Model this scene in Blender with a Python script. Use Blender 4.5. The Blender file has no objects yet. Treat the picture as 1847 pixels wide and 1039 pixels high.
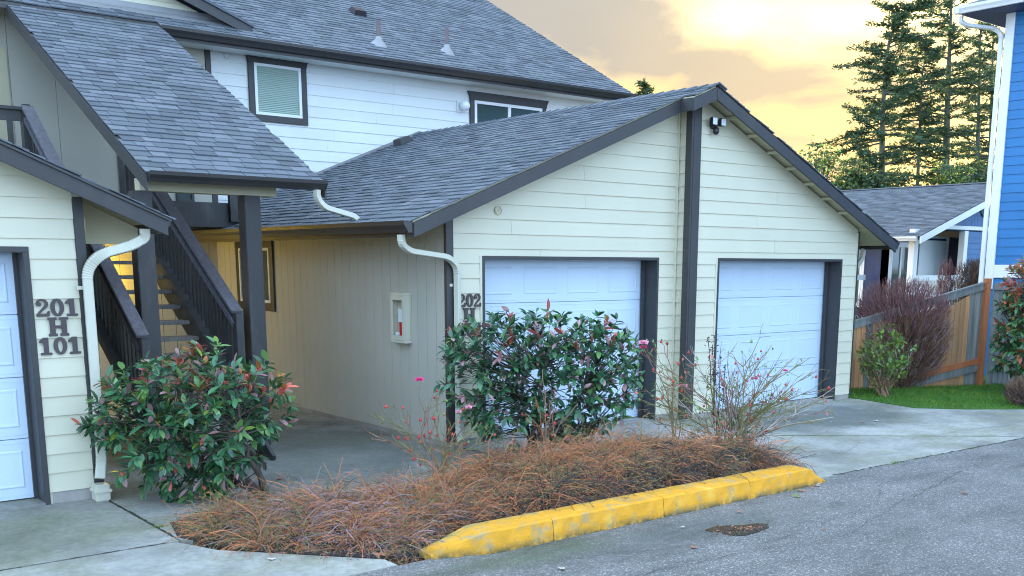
import bpy, bmesh, math, random
import numpy as np
from mathutils import Vector, Matrix, noise
R = math.radians
rnd = random.Random(7)
C = bpy.context.scene.collection
SC = bpy.context.scene

# ------------------------------------------------------------------ camera
def cam_axes(yaw, pitch, roll):
    cy, sy, cp, sp = math.cos(yaw), math.sin(yaw), math.cos(pitch), math.sin(pitch)
    F = Vector((sy*cp, cy*cp, sp)); Rt = Vector((cy, -sy, 0)); U = Rt.cross(F)
    cr, sr = math.cos(roll), math.sin(roll)
    return Rt*cr + U*sr, U*cr - Rt*sr, F
CAM = Vector((0, 0, 2.065))
cd = bpy.data.cameras.new('camera'); co = bpy.data.objects.new('camera', cd); C.objects.link(co)
r_, u_, f_ = cam_axes(0.69364, -0.19182, 0.00585)
co.matrix_world = Matrix(((r_.x, u_.x, -f_.x, CAM.x), (r_.y, u_.y, -f_.y, CAM.y), (r_.z, u_.z, -f_.z, CAM.z), (0, 0, 0, 1)))
cd.sensor_width = 36; cd.sensor_fit = 'HORIZONTAL'; cd.lens = 1873.0/1847*36
cd.shift_x = (923.5-993.08)/1847; cd.shift_y = (835.67-519.5)/1847
cd.clip_start = .05; cd.clip_end = 2000
SC.camera = co

# ------------------------------------------------------------------ sky, sun, exposure
SUN_EL, SUN_AZ = R(6.0), R(53.4)          # azimuth from +Y towards +X
SUNDIR = Vector((math.sin(SUN_AZ)*math.cos(SUN_EL), math.cos(SUN_AZ)*math.cos(SUN_EL), math.sin(SUN_EL)))
w = bpy.data.worlds.new('World'); SC.world = w; w.use_nodes = True
nt = w.node_tree; N = nt.nodes; LK = nt.links; N.clear()
def nd(t, **k):
    n = N.new(t)
    for a, b in k.items(): setattr(n, a, b)
    return n
out = nd('ShaderNodeOutputWorld'); bg = nd('ShaderNodeBackground'); bg.inputs[1].default_value = .12
sky = nd('ShaderNodeTexSky', sky_type='NISHITA', sun_disc=False)
sky.sun_elevation = SUN_EL; sky.sun_rotation = SUN_AZ; sky.altitude = 30; sky.air_density = 1.2; sky.dust_density = 1.5; sky.ozone_density = 2.5
tc = nd('ShaderNodeTexCoord')
dot = nd('ShaderNodeVectorMath', operation='DOT_PRODUCT'); LK.new(tc.outputs['Generated'], dot.inputs[0]); dot.inputs[1].default_value = SUNDIR
sep = nd('ShaderNodeSeparateXYZ'); LK.new(tc.outputs['Generated'], sep.inputs[0])
zz = nd('ShaderNodeMath', operation='ADD'); LK.new(sep.outputs[2], zz.inputs[0]); zz.inputs[1].default_value = .22
dv = nd('ShaderNodeVectorMath', operation='DIVIDE'); LK.new(tc.outputs['Generated'], dv.inputs[0])
cz = nd('ShaderNodeCombineXYZ')
for i in range(3): LK.new(zz.outputs[0], cz.inputs[i])
dv.operation = 'MULTIPLY'; dv.inputs[1].default_value = (1, 1, 2.3)
n1 = nd('ShaderNodeTexNoise'); n1.inputs['Scale'].default_value = 3.6; n1.inputs['Detail'].default_value = 6; n1.inputs['Roughness'].default_value = .50; n1.inputs['Distortion'].default_value = .25
mp = nd('ShaderNodeMapping'); mp.inputs['Location'].default_value = (2.2, 2.9, 5); LK.new(dv.outputs[0], mp.inputs[0]); LK.new(mp.outputs[0], n1.inputs[0])
mask = nd('ShaderNodeValToRGB'); mask.color_ramp.elements[0].position = .46; mask.color_ramp.elements[1].position = .62; pass
# thin veil lit by the low sun, over the whole sunward sky
glow = nd('ShaderNodeValToRGB'); g = glow.color_ramp; LK.new(dot.outputs['Value'], glow.inputs[0])
g.elements[0].position = .0; g.elements[0].color = (3.1, 4.3, 5.3, 1)
g.elements[1].position = 1.0; g.elements[1].color = (2.9, 1.75, .35, 1)
for p_, c_ in ((.45, (2.2, 3.3, 4.3, 1)), (.80, (1.6, 1.6, 1.15, 1)), (.90, (1.65, 1.56, .88, 1)), (.975, (1.9, 1.42, .46, 1))):
    e = g.elements.new(p_); e.color = c_
cloud = nd('ShaderNodeValToRGB'); g = cloud.color_ramp; LK.new(dot.outputs['Value'], cloud.inputs[0])
g.elements[0].position = .0; g.elements[0].color = (1.8, 2.6, 3.6, 1)
g.elements[1].position = 1.0; g.elements[1].color = (.95, .80, .58, 1)
for p_, c_ in ((.6, (1.3, 1.5, 1.7, 1)), (.90, (.56, .57, .62, 1)), (.975, (.66, .62, .58, 1)),): 
    e = g.elements.new(p_); e.color = c_
mx1 = nd('ShaderNodeMixRGB'); mx1.inputs[0].default_value = .95; LK.new(sky.outputs[0], mx1.inputs[1]); LK.new(glow.outputs[0], mx1.inputs[2])
elv = nd('ShaderNodeMapRange'); elv.inputs[1].default_value = .13; elv.inputs[2].default_value = .27; elv.inputs[3].default_value = -.055; elv.inputs[4].default_value = .165; LK.new(sep.outputs[2], elv.inputs[0])
nsum = nd('ShaderNodeMath', operation='ADD'); LK.new(n1.outputs[0], nsum.inputs[0]); LK.new(elv.outputs[0], nsum.inputs[1]); LK.new(nsum.outputs[0], mask.inputs[0])
n2 = nd('ShaderNodeTexNoise'); n2.inputs['Scale'].default_value = 3.1; n2.inputs['Detail'].default_value = 4
mp2 = nd('ShaderNodeMapping'); mp2.inputs['Location'].default_value = (4.4, .7, 2.2); LK.new(dv.outputs[0], mp2.inputs[0]); LK.new(mp2.outputs[0], n2.inputs[0])
vr = nd('ShaderNodeValToRGB'); vr.color_ramp.elements[0].position = .44; vr.color_ramp.elements[0].color = (.82, .80, .78, 1); vr.color_ramp.elements[1].position = .66; vr.color_ramp.elements[1].color = (1.22, 1.34, 1.9, 1); LK.new(n2.outputs[0], vr.inputs[0])
veil = nd('ShaderNodeMixRGB', blend_type='MULTIPLY'); veil.inputs[0].default_value = 1
mfac = nd('ShaderNodeMath', operation='MULTIPLY'); LK.new(mask.outputs[0], mfac.inputs[0]); mfac.inputs[1].default_value = .93
mx2 = nd('ShaderNodeMixRGB'); LK.new(mfac.outputs[0], mx2.inputs[0]); LK.new(mx1.outputs[0], veil.inputs[1]); LK.new(vr.outputs[0], veil.inputs[2]); LK.new(veil.outputs[0], mx2.inputs[1]); LK.new(cloud.outputs[0], mx2.inputs[2])
LK.new(mx2.outputs[0], bg.inputs[0]); LK.new(bg.outputs[0], out.inputs[0])
sd = bpy.data.lights.new('sun', 'SUN'); sd.energy = 5.0; sd.angle = R(.8); sd.color = (1, .72, .42)
so = bpy.data.objects.new('sun', sd); C.objects.link(so)
so.rotation_euler = (-SUNDIR).to_track_quat('-Z', 'Y').to_euler()
SC.view_settings.view_transform = 'Standard'; SC.view_settings.look = 'None'
SC.view_settings.gamma = 1; SC.view_settings.use_curve_mapping = False
SC.view_settings.exposure = 2.82
SC.render.engine = 'CYCLES'; SC.cycles.filter_width = 1.05

# ------------------------------------------------------------------ materials
def nmat(name):
    m = bpy.data.materials.new(name); m.use_nodes = True
    t = m.node_tree; b = t.nodes['Principled BSDF']
    return m, t, b
def ramp(t, src, stops):
    r = t.nodes.new('ShaderNodeValToRGB'); t.links.new(src, r.inputs[0]); e = r.color_ramp.elements
    e[0].position, e[0].color = stops[0][0], (*stops[0][1], 1) if len(stops[0][1]) == 3 else stops[0][1]
    e[1].position, e[1].color = stops[-1][0], (*stops[-1][1], 1)
    for p, c in stops[1:-1]:
        k = e.new(p); k.color = (*c, 1)
    return r.outputs[0]
def tex(t, scale, detail=5, rough=.55, vec=None, stretch=None, dist=0):
    n = t.nodes.new('ShaderNodeTexNoise'); n.inputs['Scale'].default_value = scale; n.inputs['Detail'].default_value = detail
    n.inputs['Roughness'].default_value = rough; n.inputs['Distortion'].default_value = dist
    g = t.nodes.new('ShaderNodeNewGeometry'); v = g.outputs['Position']
    if stretch:
        mpn = t.nodes.new('ShaderNodeMapping'); mpn.inputs['Scale'].default_value = stretch; t.links.new(v, mpn.inputs[0]); v = mpn.outputs[0]
    t.links.new(v, n.inputs[0]); return n.outputs[0]
def mixc(t, fac, a, b, mode='MIX'):
    m = t.nodes.new('ShaderNodeMixRGB'); m.blend_type = mode
    for i, x in enumerate((fac, a, b)):
        if isinstance(x, (int, float)): m.inputs[i].default_value = x
        elif isinstance(x, tuple): m.inputs[i].default_value = (*x, 1)
        else: t.links.new(x, m.inputs[i])
    return m.outputs[0]
def bump(t, b, h, s=.2, d=.01):
    n = t.nodes.new('ShaderNodeBump'); n.inputs['Strength'].default_value = s; n.inputs['Distance'].default_value = d
    t.links.new(h, n.inputs['Height']); t.links.new(n.outputs[0], b.inputs['Normal'])
def objrand(t):
    o = t.nodes.new('ShaderNodeObjectInfo'); g = t.nodes.new('ShaderNodeNewGeometry')
    a = t.nodes.new('ShaderNodeMath'); a.operation = 'ADD'; t.links.new(o.outputs['Random'], a.inputs[0]); t.links.new(g.outputs['Random Per Island'], a.inputs[1])
    f = t.nodes.new('ShaderNodeMath'); f.operation = 'FRACT'; t.links.new(a.outputs[0], f.inputs[0]); return f.outputs[0]
def paint(name, col, rough=.55, var=.10, grain=None, dirt=None, island=.06, spec=.5):
    m, t, b = nmat(name); b.inputs['Roughness'].default_value = rough; b.inputs['Specular IOR Level'].default_value = spec
    n = tex(t, 1.3, 5)
    c = ramp(t, n, [(.3, tuple(x*(1-var) for x in col)), (.7, tuple(min(1, x*(1+var*.6)) for x in col))])
    r = ramp(t, objrand(t), [(0, (1-island,)*3), (1, (1, 1, 1))])
    c = mixc(t, 1.0, c, r, 'MULTIPLY')
    if dirt:
        d = ramp(t, tex(t, 3.0, 8, .65, stretch=(1, 1, .35)), [(.52, (0, 0, 0)), (.78, (1, 1, 1))])
        c = mixc(t, d, c, dirt)
    t.links.new(c, b.inputs['Base Color'])
    bump(t, b, tex(t, 40, 4, .6, stretch=grain or (1, 1, 1)), .12, .004)
    return m
def scale_(t, src, k):
    mm = t.nodes.new('ShaderNodeMath'); mm.operation = 'MULTIPLY'; t.links.new(src, mm.inputs[0]); mm.inputs[1].default_value = k; return mm.outputs[0]
M = {}
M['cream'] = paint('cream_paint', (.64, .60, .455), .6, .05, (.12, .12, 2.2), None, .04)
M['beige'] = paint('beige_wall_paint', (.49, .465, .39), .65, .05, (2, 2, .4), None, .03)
M['beige_trim'] = paint('beige_trim_paint', (.55, .50, .34), .6, .06)
M['white_siding'] = paint('white_siding_paint', (.74, .76, .74), .55, .04, (.12, .12, 2.2))
M['trim'] = paint('dark_trim_paint', (.044, .042, .043), .5, .14, (.6, .6, .6), (.060, .058, .056))
M['stairpaint'] = paint('dark_stair_paint', (.040, .039, .040), .5, .2, (1, 1, 1), (.09, .085, .08))
M['door'] = paint('white_door_paint', (.58, .68, .80), .42, .03, (.1, .1, 2))
M['white'] = paint('white_trim_paint', (.80, .81, .82), .45, .04)
M['metal_cream'] = paint('cream_metal', (.60, .58, .47), .4, .05)
M['gutter'] = paint('dark_gutter_metal', (.036, .034, .034), .32, .15)
M['blue'] = paint('blue_siding_paint', (.020, .175, .43), .5, .08, (.12, .12, 2.2))
M['blue_grey'] = paint('slate_blue_paint', (.04, .15, .34), .55, .08, (.12, .12, 2.2))
M['navy'] = paint('navy_paint', (.016, .035, .11), .55, .1)
M['yellow'] = None
M['number'] = paint('brown_sign_paint', (.070, .052, .055), .6, .1)
M['dark'] = paint('black_plastic', (.02, .018, .02), .4, .1)
M['flash'] = paint('grey_flashing', (.27, .27, .28), .3, .15)
M['pipe'] = paint('vent_pipe_plastic', (.11, .08, .085), .5, .1)
M['red'] = paint('red_enamel', (.55, .02, .02), .3, .05)
M['tag'] = paint('white_card', (.7, .75, .8), .6, .03)
M['concretefoot'] = paint('foundation_concrete', (.34, .32, .29), .85, .2, None, (.14, .13, .11))
def glass(name, col, rough=.05):
    m, t, b = nmat(name); b.inputs['Base Color'].default_value = (*col, 1); b.inputs['Roughness'].default_value = rough
    b.inputs['Specular IOR Level'].default_value = .9; return m
M['glass'] = glass('window_glass', (.05, .075, .07)); M['blind'] = paint('window_blind', (.33, .43, .37), .6, .04)
M['globe'] = glass('milk_glass', (.75, .78, .8), .2)
# shingles
m, t, b = nmat('asphalt_shingle'); b.inputs['Roughness'].default_value = .78
c = ramp(t, objrand(t), [(0, (.052, .066, .078)), (.2, (.078, .096, .116)), (.5, (.105, .126, .148)), (.75, (.132, .152, .182)), (1, (.175, .190, .212))])
c = mixc(t, .3, c, ramp(t, tex(t, 220, 2, .7), [(.3, (.04, .04, .05)), (.7, (.27, .28, .31))]))
moss = ramp(t, tex(t, 1.1, 6, .6), [(.56, (0, 0, 0)), (.75, (.6, .6, .6))])
c = mixc(t, moss, c, (.10, .125, .115)); t.links.new(c, b.inputs['Base Color'])
bump(t, b, tex(t, 300, 3, .7), .4, .004); M['shingle'] = m
# wood fence
def woodm(name, a, bcol, knots=True):
    m, t, b = nmat(name); b.inputs['Roughness'].default_value = .8
    g = tex(t, 14, 6, .6, stretch=(1.5, 1.5, .09), dist=.6)
    c = ramp(t, g, [(.3, a), (.7, bcol)])
    c = mixc(t, 1, c, ramp(t, objrand(t), [(0, (.72, .74, .76)), (1, (1.12, 1.06, 1.0))]), 'MULTIPLY')
    t.links.new(c, b.inputs['Base Color']); bump(t, b, g, .3, .006); return m
M['cedar'] = woodm('new_cedar', (.42, .20, .085), (.60, .34, .17)); M['greywood'] = woodm('weathered_cedar', (.16, .165, .15), (.30, .31, .29))
M['redwood'] = woodm('orange_stained_post', (.40, .12, .04), (.52, .19, .075))
M['bark'] = woodm('bark', (.045, .036, .028), (.10, .085, .07)); M['greenbark'] = woodm('trunk_bark', (.05, .058, .04), (.11, .12, .085))
M['canegreen'] = woodm('green_cane', (.16, .15, .05), (.30, .24, .10)); M['canebrown'] = woodm('brown_cane', (.20, .10, .06), (.34, .21, .14))
M['canegrey'] = woodm('grey_cane', (.36, .30, .25), (.58, .49, .42))
# concrete
m, t, b = nmat('driveway_concrete'); b.inputs['Roughness'].default_value = .86
c = ramp(t, tex(t, .75, 10, .66), [(.30, (.15, .15, .135)), (.48, (.32, .31, .285)), (.66, (.49, .475, .44))])
alg = ramp(t, tex(t, 1.1, 8, .66, stretch=(1, 1, 1)), [(.46, (0, 0, 0)), (.64, (.75, .75, .75))])
c = mixc(t, scale_(t, alg, .8), c, (.235, .235, .14))
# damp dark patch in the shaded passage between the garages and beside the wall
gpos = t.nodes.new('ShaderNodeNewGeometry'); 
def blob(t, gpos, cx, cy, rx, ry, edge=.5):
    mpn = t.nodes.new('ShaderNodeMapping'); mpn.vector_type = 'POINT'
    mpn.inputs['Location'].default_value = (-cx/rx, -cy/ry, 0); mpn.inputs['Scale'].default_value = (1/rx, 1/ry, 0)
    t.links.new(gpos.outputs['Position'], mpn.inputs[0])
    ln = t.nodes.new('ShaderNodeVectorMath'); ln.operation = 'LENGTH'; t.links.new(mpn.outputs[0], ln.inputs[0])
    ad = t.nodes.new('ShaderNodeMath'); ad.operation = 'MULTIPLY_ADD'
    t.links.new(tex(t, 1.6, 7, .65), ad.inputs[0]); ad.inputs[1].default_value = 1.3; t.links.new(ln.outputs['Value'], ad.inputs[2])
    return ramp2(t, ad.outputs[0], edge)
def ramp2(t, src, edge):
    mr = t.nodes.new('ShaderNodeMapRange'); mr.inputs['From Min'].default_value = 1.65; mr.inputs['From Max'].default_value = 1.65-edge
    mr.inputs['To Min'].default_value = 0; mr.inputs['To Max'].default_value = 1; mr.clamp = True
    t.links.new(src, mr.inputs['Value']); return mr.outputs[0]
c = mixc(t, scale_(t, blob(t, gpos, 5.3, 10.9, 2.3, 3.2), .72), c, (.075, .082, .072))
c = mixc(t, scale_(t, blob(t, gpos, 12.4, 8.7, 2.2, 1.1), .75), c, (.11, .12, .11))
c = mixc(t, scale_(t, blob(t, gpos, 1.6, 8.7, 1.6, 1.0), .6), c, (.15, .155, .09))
fine = ramp(t, tex(t, 14, 9, .75), [(.3, (.72, .73, .72)), (.7, (1.18, 1.18, 1.16))])
c = mixc(t, 1, c, fine, 'MULTIPLY'); t.links.new(c, b.inputs['Base Color'])
bump(t, b, tex(t, 90, 5, .7), .25, .004); M['concrete'] = m
# asphalt
m, t, b = nmat('road_asphalt'); b.inputs['Roughness'].default_value = .82
v = t.nodes.new('ShaderNodeTexVoronoi'); v.inputs['Scale'].default_value = 110
g = t.nodes.new('ShaderNodeNewGeometry'); t.links.new(g.outputs['Position'], v.inputs['Vector'])
c1 = t.nodes.new('ShaderNodeSeparateColor'); t.links.new(v.outputs['Color'], c1.inputs[0])
c = ramp(t, c1.outputs[0], [(0, (.11, .105, .10)), (.6, (.175, .168, .16)), (.86, (.235, .225, .215)), (.95, (.36, .34, .32)), (1, (.50, .47, .44))])
c = mixc(t, 1, c, ramp(t, tex(t, .8, 8, .6), [(.3, (.78, .80, .80)), (.7, (1.2, 1.18, 1.18))]), 'MULTIPLY')
gp = t.nodes.new('ShaderNodeNewGeometry')
c = mixc(t, scale_(t, blob(t, gp, 6.1, 5.55, 1.9, .50, .7), .6), c, (.085, .095, .080))
c = mixc(t, scale_(t, blob(t, gp, 4.6, 5.85, 1.3, .30, .6), .6), c, (.075, .10, .045))
c = mixc(t, 1, c, ramp(t, tex(t, 2.6, 9, .7, stretch=(.5, 1.6, 1)), [(.32, (.70, .71, .70)), (.5, (1, 1, 1)), (.72, (1.16, 1.15, 1.14))]), 'MULTIPLY')
t.links.new(c, b.inputs['Base Color']); bump(t, b, v.outputs['Distance'], .6, .006); M['asphalt'] = m
# worn yellow paint
m, t, b = nmat('worn_yellow_paint'); b.inputs['Roughness'].default_value = .7
y = ramp(t, tex(t, 5, 7, .6), [(.3, (.62, .29, .012)), (.55, (.80, .355, .012)), (.75, (.78, .46, .07))])
wear = ramp(t, tex(t, 7, 10, .72), [(.52, (0, 0, 0)), (.64, (.8, .8, .8))])
c = mixc(t, wear, y, (.33, .29, .17))
g = t.nodes.new('ShaderNodeNewGeometry'); sp = t.nodes.new('ShaderNodeSeparateXYZ'); t.links.new(g.outputs['Position'], sp.inputs[0])
mr = t.nodes.new('ShaderNodeMapRange'); t.links.new(sp.outputs[2], mr.inputs[0]); mr.inputs[1].default_value = -.015; mr.inputs[2].default_value = -.085; mr.inputs[3].default_value = 0; mr.inputs[4].default_value = 1
mm = t.nodes.new('ShaderNodeMath'); mm.operation = 'MULTIPLY'; t.links.new(mr.outputs[0], mm.inputs[0]); t.links.new(ramp(t, tex(t, 9, 8, .7), [(.35, (0, 0, 0)), (.55, (1, 1, 1))]), mm.inputs[1])
c = mixc(t, mm.outputs[0], c, (.05, .065, .03))
mr2 = t.nodes.new('ShaderNodeMapRange'); t.links.new(sp.outputs[1], mr2.inputs[0]); mr2.inputs[1].default_value = 6.2; mr2.inputs[2].default_value = 6.33; mr2.inputs[3].default_value = 0; mr2.inputs[4].default_value = 1
m3 = t.nodes.new('ShaderNodeMath'); m3.operation = 'MULTIPLY'; t.links.new(mr2.outputs[0], m3.inputs[0]); t.links.new(ramp(t, tex(t, 6, 8, .7), [(.4, (0, 0, 0)), (.6, (1, 1, 1))]), m3.inputs[1])
c = mixc(t, m3.outputs[0], c, (.20, .22, .10))
t.links.new(c, b.inputs['Base Color']); bump(t, b, tex(t, 35, 8, .7), .5, .008); M['yellow'] = m
def plain(name, col, rough=.6, var=.25, sc=8, trans=0, spec=.4):
    m, t, b = nmat(name); b.inputs['Roughness'].default_value = rough; b.inputs['Specular IOR Level'].default_value = spec
    c = ramp(t, objrand(t), [(0, tuple(x*(1-var) for x in col)), (1, tuple(min(1, x*(1+var)) for x in col))])
    t.links.new(c, b.inputs['Base Color'])
    if trans:
        tr = t.nodes.new('ShaderNodeBsdfTranslucent'); t.links.new(c, tr.inputs[0]); ms = t.nodes.new('ShaderNodeMixShader'); ms.inputs[0].default_value = trans
        o = t.nodes['Material Output']; t.links.new(b.outputs[0], ms.inputs[1]); t.links.new(tr.outputs[0], ms.inputs[2]); t.links.new(ms.outputs[0], o.inputs[0])
    return m
M['leaf_g'] = plain('glossy_green_leaf', (.060, .175, .075), .28, .45, spec=.6, trans=.12)
M['leaf_g2'] = plain('mid_green_leaf', (.12, .24, .07), .32, .4, spec=.6, trans=.15)
M['leaf_d'] = plain('dark_leaf', (.035, .10, .055), .30, .4, spec=.6)
M['leaf_r'] = plain('red_young_leaf', (.62, .14, .10), .34, .4, trans=.25)
M['leaf_p'] = plain('purple_leaf', (.45, .24, .25), .32, .4, trans=.15)
M['leaf_o'] = plain('orange_leaf', (.42, .16, .05), .45, .3, trans=.2)
M['leaf_y'] = plain('yellow_green_leaf', (.20, .30, .04), .45, .3, trans=.3)
M['needle'] = plain('needles', (.042, .085, .040), .6, .4, trans=.2)
M['needle2'] = plain('sunny_needles', (.085, .12, .035), .6, .4, trans=.35)
M['grass'] = plain('grass_blade', (.11, .24, .03), .5, .35, trans=.3)
M['lawn'] = paint('lawn_soil', (.05, .14, .015), .9, .3)
M['soil'] = paint('dark_soil', (.035, .026, .020), .95, .4)
M['ground'] = paint('far_ground', (.10, .11, .07), .95, .2)
M['berry'] = plain('red_hip', (.50, .05, .04), .3, .3); M['berry_g'] = plain('green_hip', (.16, .26, .07), .4, .2)
M['petal'] = plain('pink_petal', (.85, .07, .28), .5, .15, trans=.2); M['petal2'] = plain('pale_pink_petal', (.85, .38, .48), .5, .1, trans=.2)
M['tw_o'] = plain('orange_twig', (.50, .175, .07), .7, .45); M['tw_g'] = plain('lilac_grey_twig', (.36, .24, .25), .75, .35); M['tw_b'] = plain('brown_twig', (.10, .055, .035), .75, .4)
M['tw_p'] = plain('purple_twig', (.22, .095, .095), .6, .35); M['tw_k'] = plain('dark_twig', (.06, .05, .045), .8, .3)
M['greytread'] = woodm('worn_tread', (.16, .145, .135), (.27, .25, .235)); M['capwood'] = woodm('worn_handrail_cap', (.085, .08, .095), (.15, .145, .17)); M['seed'] = plain('dark_seed_head', (.035, .008, .016), .5, .3); M['deadleaf'] = plain('fallen_leaf', (.40, .16, .08), .7, .3); M['paleleaf'] = plain('pale_fallen_leaf', (.50, .42, .34), .7, .25)
M['puddle'] = glass('wet_mud', (.018, .016, .013), .25)
M['crack'] = plain('crack_dirt', (.035, .04, .025), .9, .2); M['moss'] = plain('crack_moss', (.12, .17, .03), .9, .3)

# ------------------------------------------------------------------ mesh helpers
class MB:
    def __init__(s): s.v = []; s.f = []; s.mi = []
    def add(s, vs, fs, mi=0):
        k = len(s.v); s.v += [tuple(x) for x in vs]; s.f += [tuple(i+k for i in f) for f in fs]; s.mi += [mi]*len(fs); return s
    def prism(s, poly, axis, a, b, mi=0):
        """poly = 2D points; axis Y: (x,z), X: (y,z), Z: (x,y); extruded from a to b"""
        n = len(poly)
        def P(p, q):
            return (p[0], q, p[1]) if axis == 'Y' else (q, p[0], p[1]) if axis == 'X' else (p[0], p[1], q)
        vs = [P(p, a) for p in poly] + [P(p, b) for p in poly]
        fs = [tuple(range(n)), tuple(range(2*n-1, n-1, -1))] + [(i, i+n, (i+1) % n+n, (i+1) % n) for i in range(n)]
        return s.add(vs, fs, mi)
    def box(s, x0, x1, y0, y1, z0, z1, mi=0):
        return s.prism([(x0, y0), (x1, y0), (x1, y1), (x0, y1)], 'Z', z0, z1, mi)
    def bar(s, p, q, w, h, up=(0, 0, 1), mi=0):
        p, q, up = Vector(p), Vector(q), Vector(up); d = (q-p).normalized(); sx = d.cross(up)
        if sx.length < 1e-4: sx = Vector((1, 0, 0))
        sx.normalize(); uu = sx.cross(d)
        c = [(-w/2, -h/2), (w/2, -h/2), (w/2, h/2), (-w/2, h/2)]
        vs = [p+sx*a+uu*b_ for a, b_ in c]+[q+sx*a+uu*b_ for a, b_ in c]
        return s.add(vs, [(0, 1, 2, 3), (7, 6, 5, 4)]+[(i, i+4, (i+1) % 4+4, (i+1) % 4) for i in range(4)], mi)
    def tube(s, pts, rad, n=6, mi=0, cap=True):
        pts = [Vector(p) for p in pts]; L = len(pts); rad = rad if isinstance(rad, (list, tuple)) else [rad]*L
        k = len(s.v); prev = None
        for i, p in enumerate(pts):
            d = (pts[min(i+1, L-1)]-pts[max(i-1, 0)])
            if d.length < 1e-9: d = Vector((0, 0, 1))
            d.normalize()
            if prev is None:
                a = d.cross(Vector((0, 0, 1)) if abs(d.z) < .9 else Vector((1, 0, 0))).normalized()
            else:
                a = prev - d*prev.dot(d)
                a = a.normalized() if a.length > 1e-6 else d.orthogonal().normalized()
            prev = a; b_ = d.cross(a)
            for j in range(n):
                an = 2*math.pi*j/n; s.v.append(tuple(p+(a*math.cos(an)+b_*math.sin(an))*rad[i]))
        for i in range(L-1):
            for j in range(n):
                s.f.append((k+i*n+j, k+i*n+(j+1) % n, k+(i+1)*n+(j+1) % n, k+(i+1)*n+j)); s.mi.append(mi)
        if cap and n > 2:
            s.f.append(tuple(k+j for j in range(n-1, -1, -1))); s.f.append(tuple(k+(L-1)*n+j for j in range(n))); s.mi += [mi, mi]
        return s
    def lathe(s, prof, o, n=16, mi=0, axis='Z'):
        k = len(s.v); o = Vector(o)
        for r, z in prof:
            for j in range(n):
                a = 2*math.pi*j/n; c, q = r*math.cos(a), r*math.sin(a)
                s.v.append(tuple(o+(Vector((c, q, z)) if axis == 'Z' else Vector((c, z, q)) if axis == 'Y' else Vector((z, c, q)))))
        for i in range(len(prof)-1):
            for j in range(n):
                s.f.append((k+i*n+j, k+i*n+(j+1) % n, k+(i+1)*n+(j+1) % n, k+(i+1)*n+j)); s.mi.append(mi)
        return s
    def mesh(s, name, mats, smooth=False):
        me = bpy.data.meshes.new(name); me.from_pydata(s.v, [], s.f)
        mats = mats if isinstance(mats, (list, tuple)) else [mats]
        for m in mats: me.materials.append(m)
        if len(mats) > 1: me.polygons.foreach_set('material_index', s.mi)
        if smooth: me.polygons.foreach_set('use_smooth', [True]*len(s.f))
        me.update(); return me
    def build(s, name, mats, parent=None, smooth=False, bev=0, **kw):
        me = s.mesh(name, mats, smooth)
        if True:
            bm = bmesh.new(); bm.from_mesh(me); bmesh.ops.recalc_face_normals(bm, faces=bm.faces)
            if bev:
                bmesh.ops.bevel(bm, geom=[e for e in bm.edges], offset=bev, segments=2, affect='EDGES', clamp_overlap=True)
            bm.to_mesh(me); bm.free()
        return link(name, me, parent, **kw)
def setp(o, parent):
    o.parent = parent; o.matrix_parent_inverse = PINV[parent.name]
PINV = {}
def link(name, me, parent=None, label=None, cat=None, group=None, kind=None, mat=None):
    o = bpy.data.objects.new(name, me); C.objects.link(o)
    if parent is not None: setp(o, parent)
    if mat is not None: o.matrix_basis = mat
    if label: o['label'] = label
    if cat: o['category'] = cat
    if group: o['group'] = group
    if kind: o['kind'] = kind
    PINV[o.name] = Matrix()
    return o
def thing(name, label, cat, loc=(0, 0, 0), group=None):
    o = bpy.data.objects.new(name, None); C.objects.link(o); o.location = loc; o.empty_display_size = .2
    o['label'] = label; o['category'] = cat
    if group: o['group'] = group
    PINV[o.name] = Matrix.Translation(-Vector(loc)); return o
G = -.08        # ground level

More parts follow.
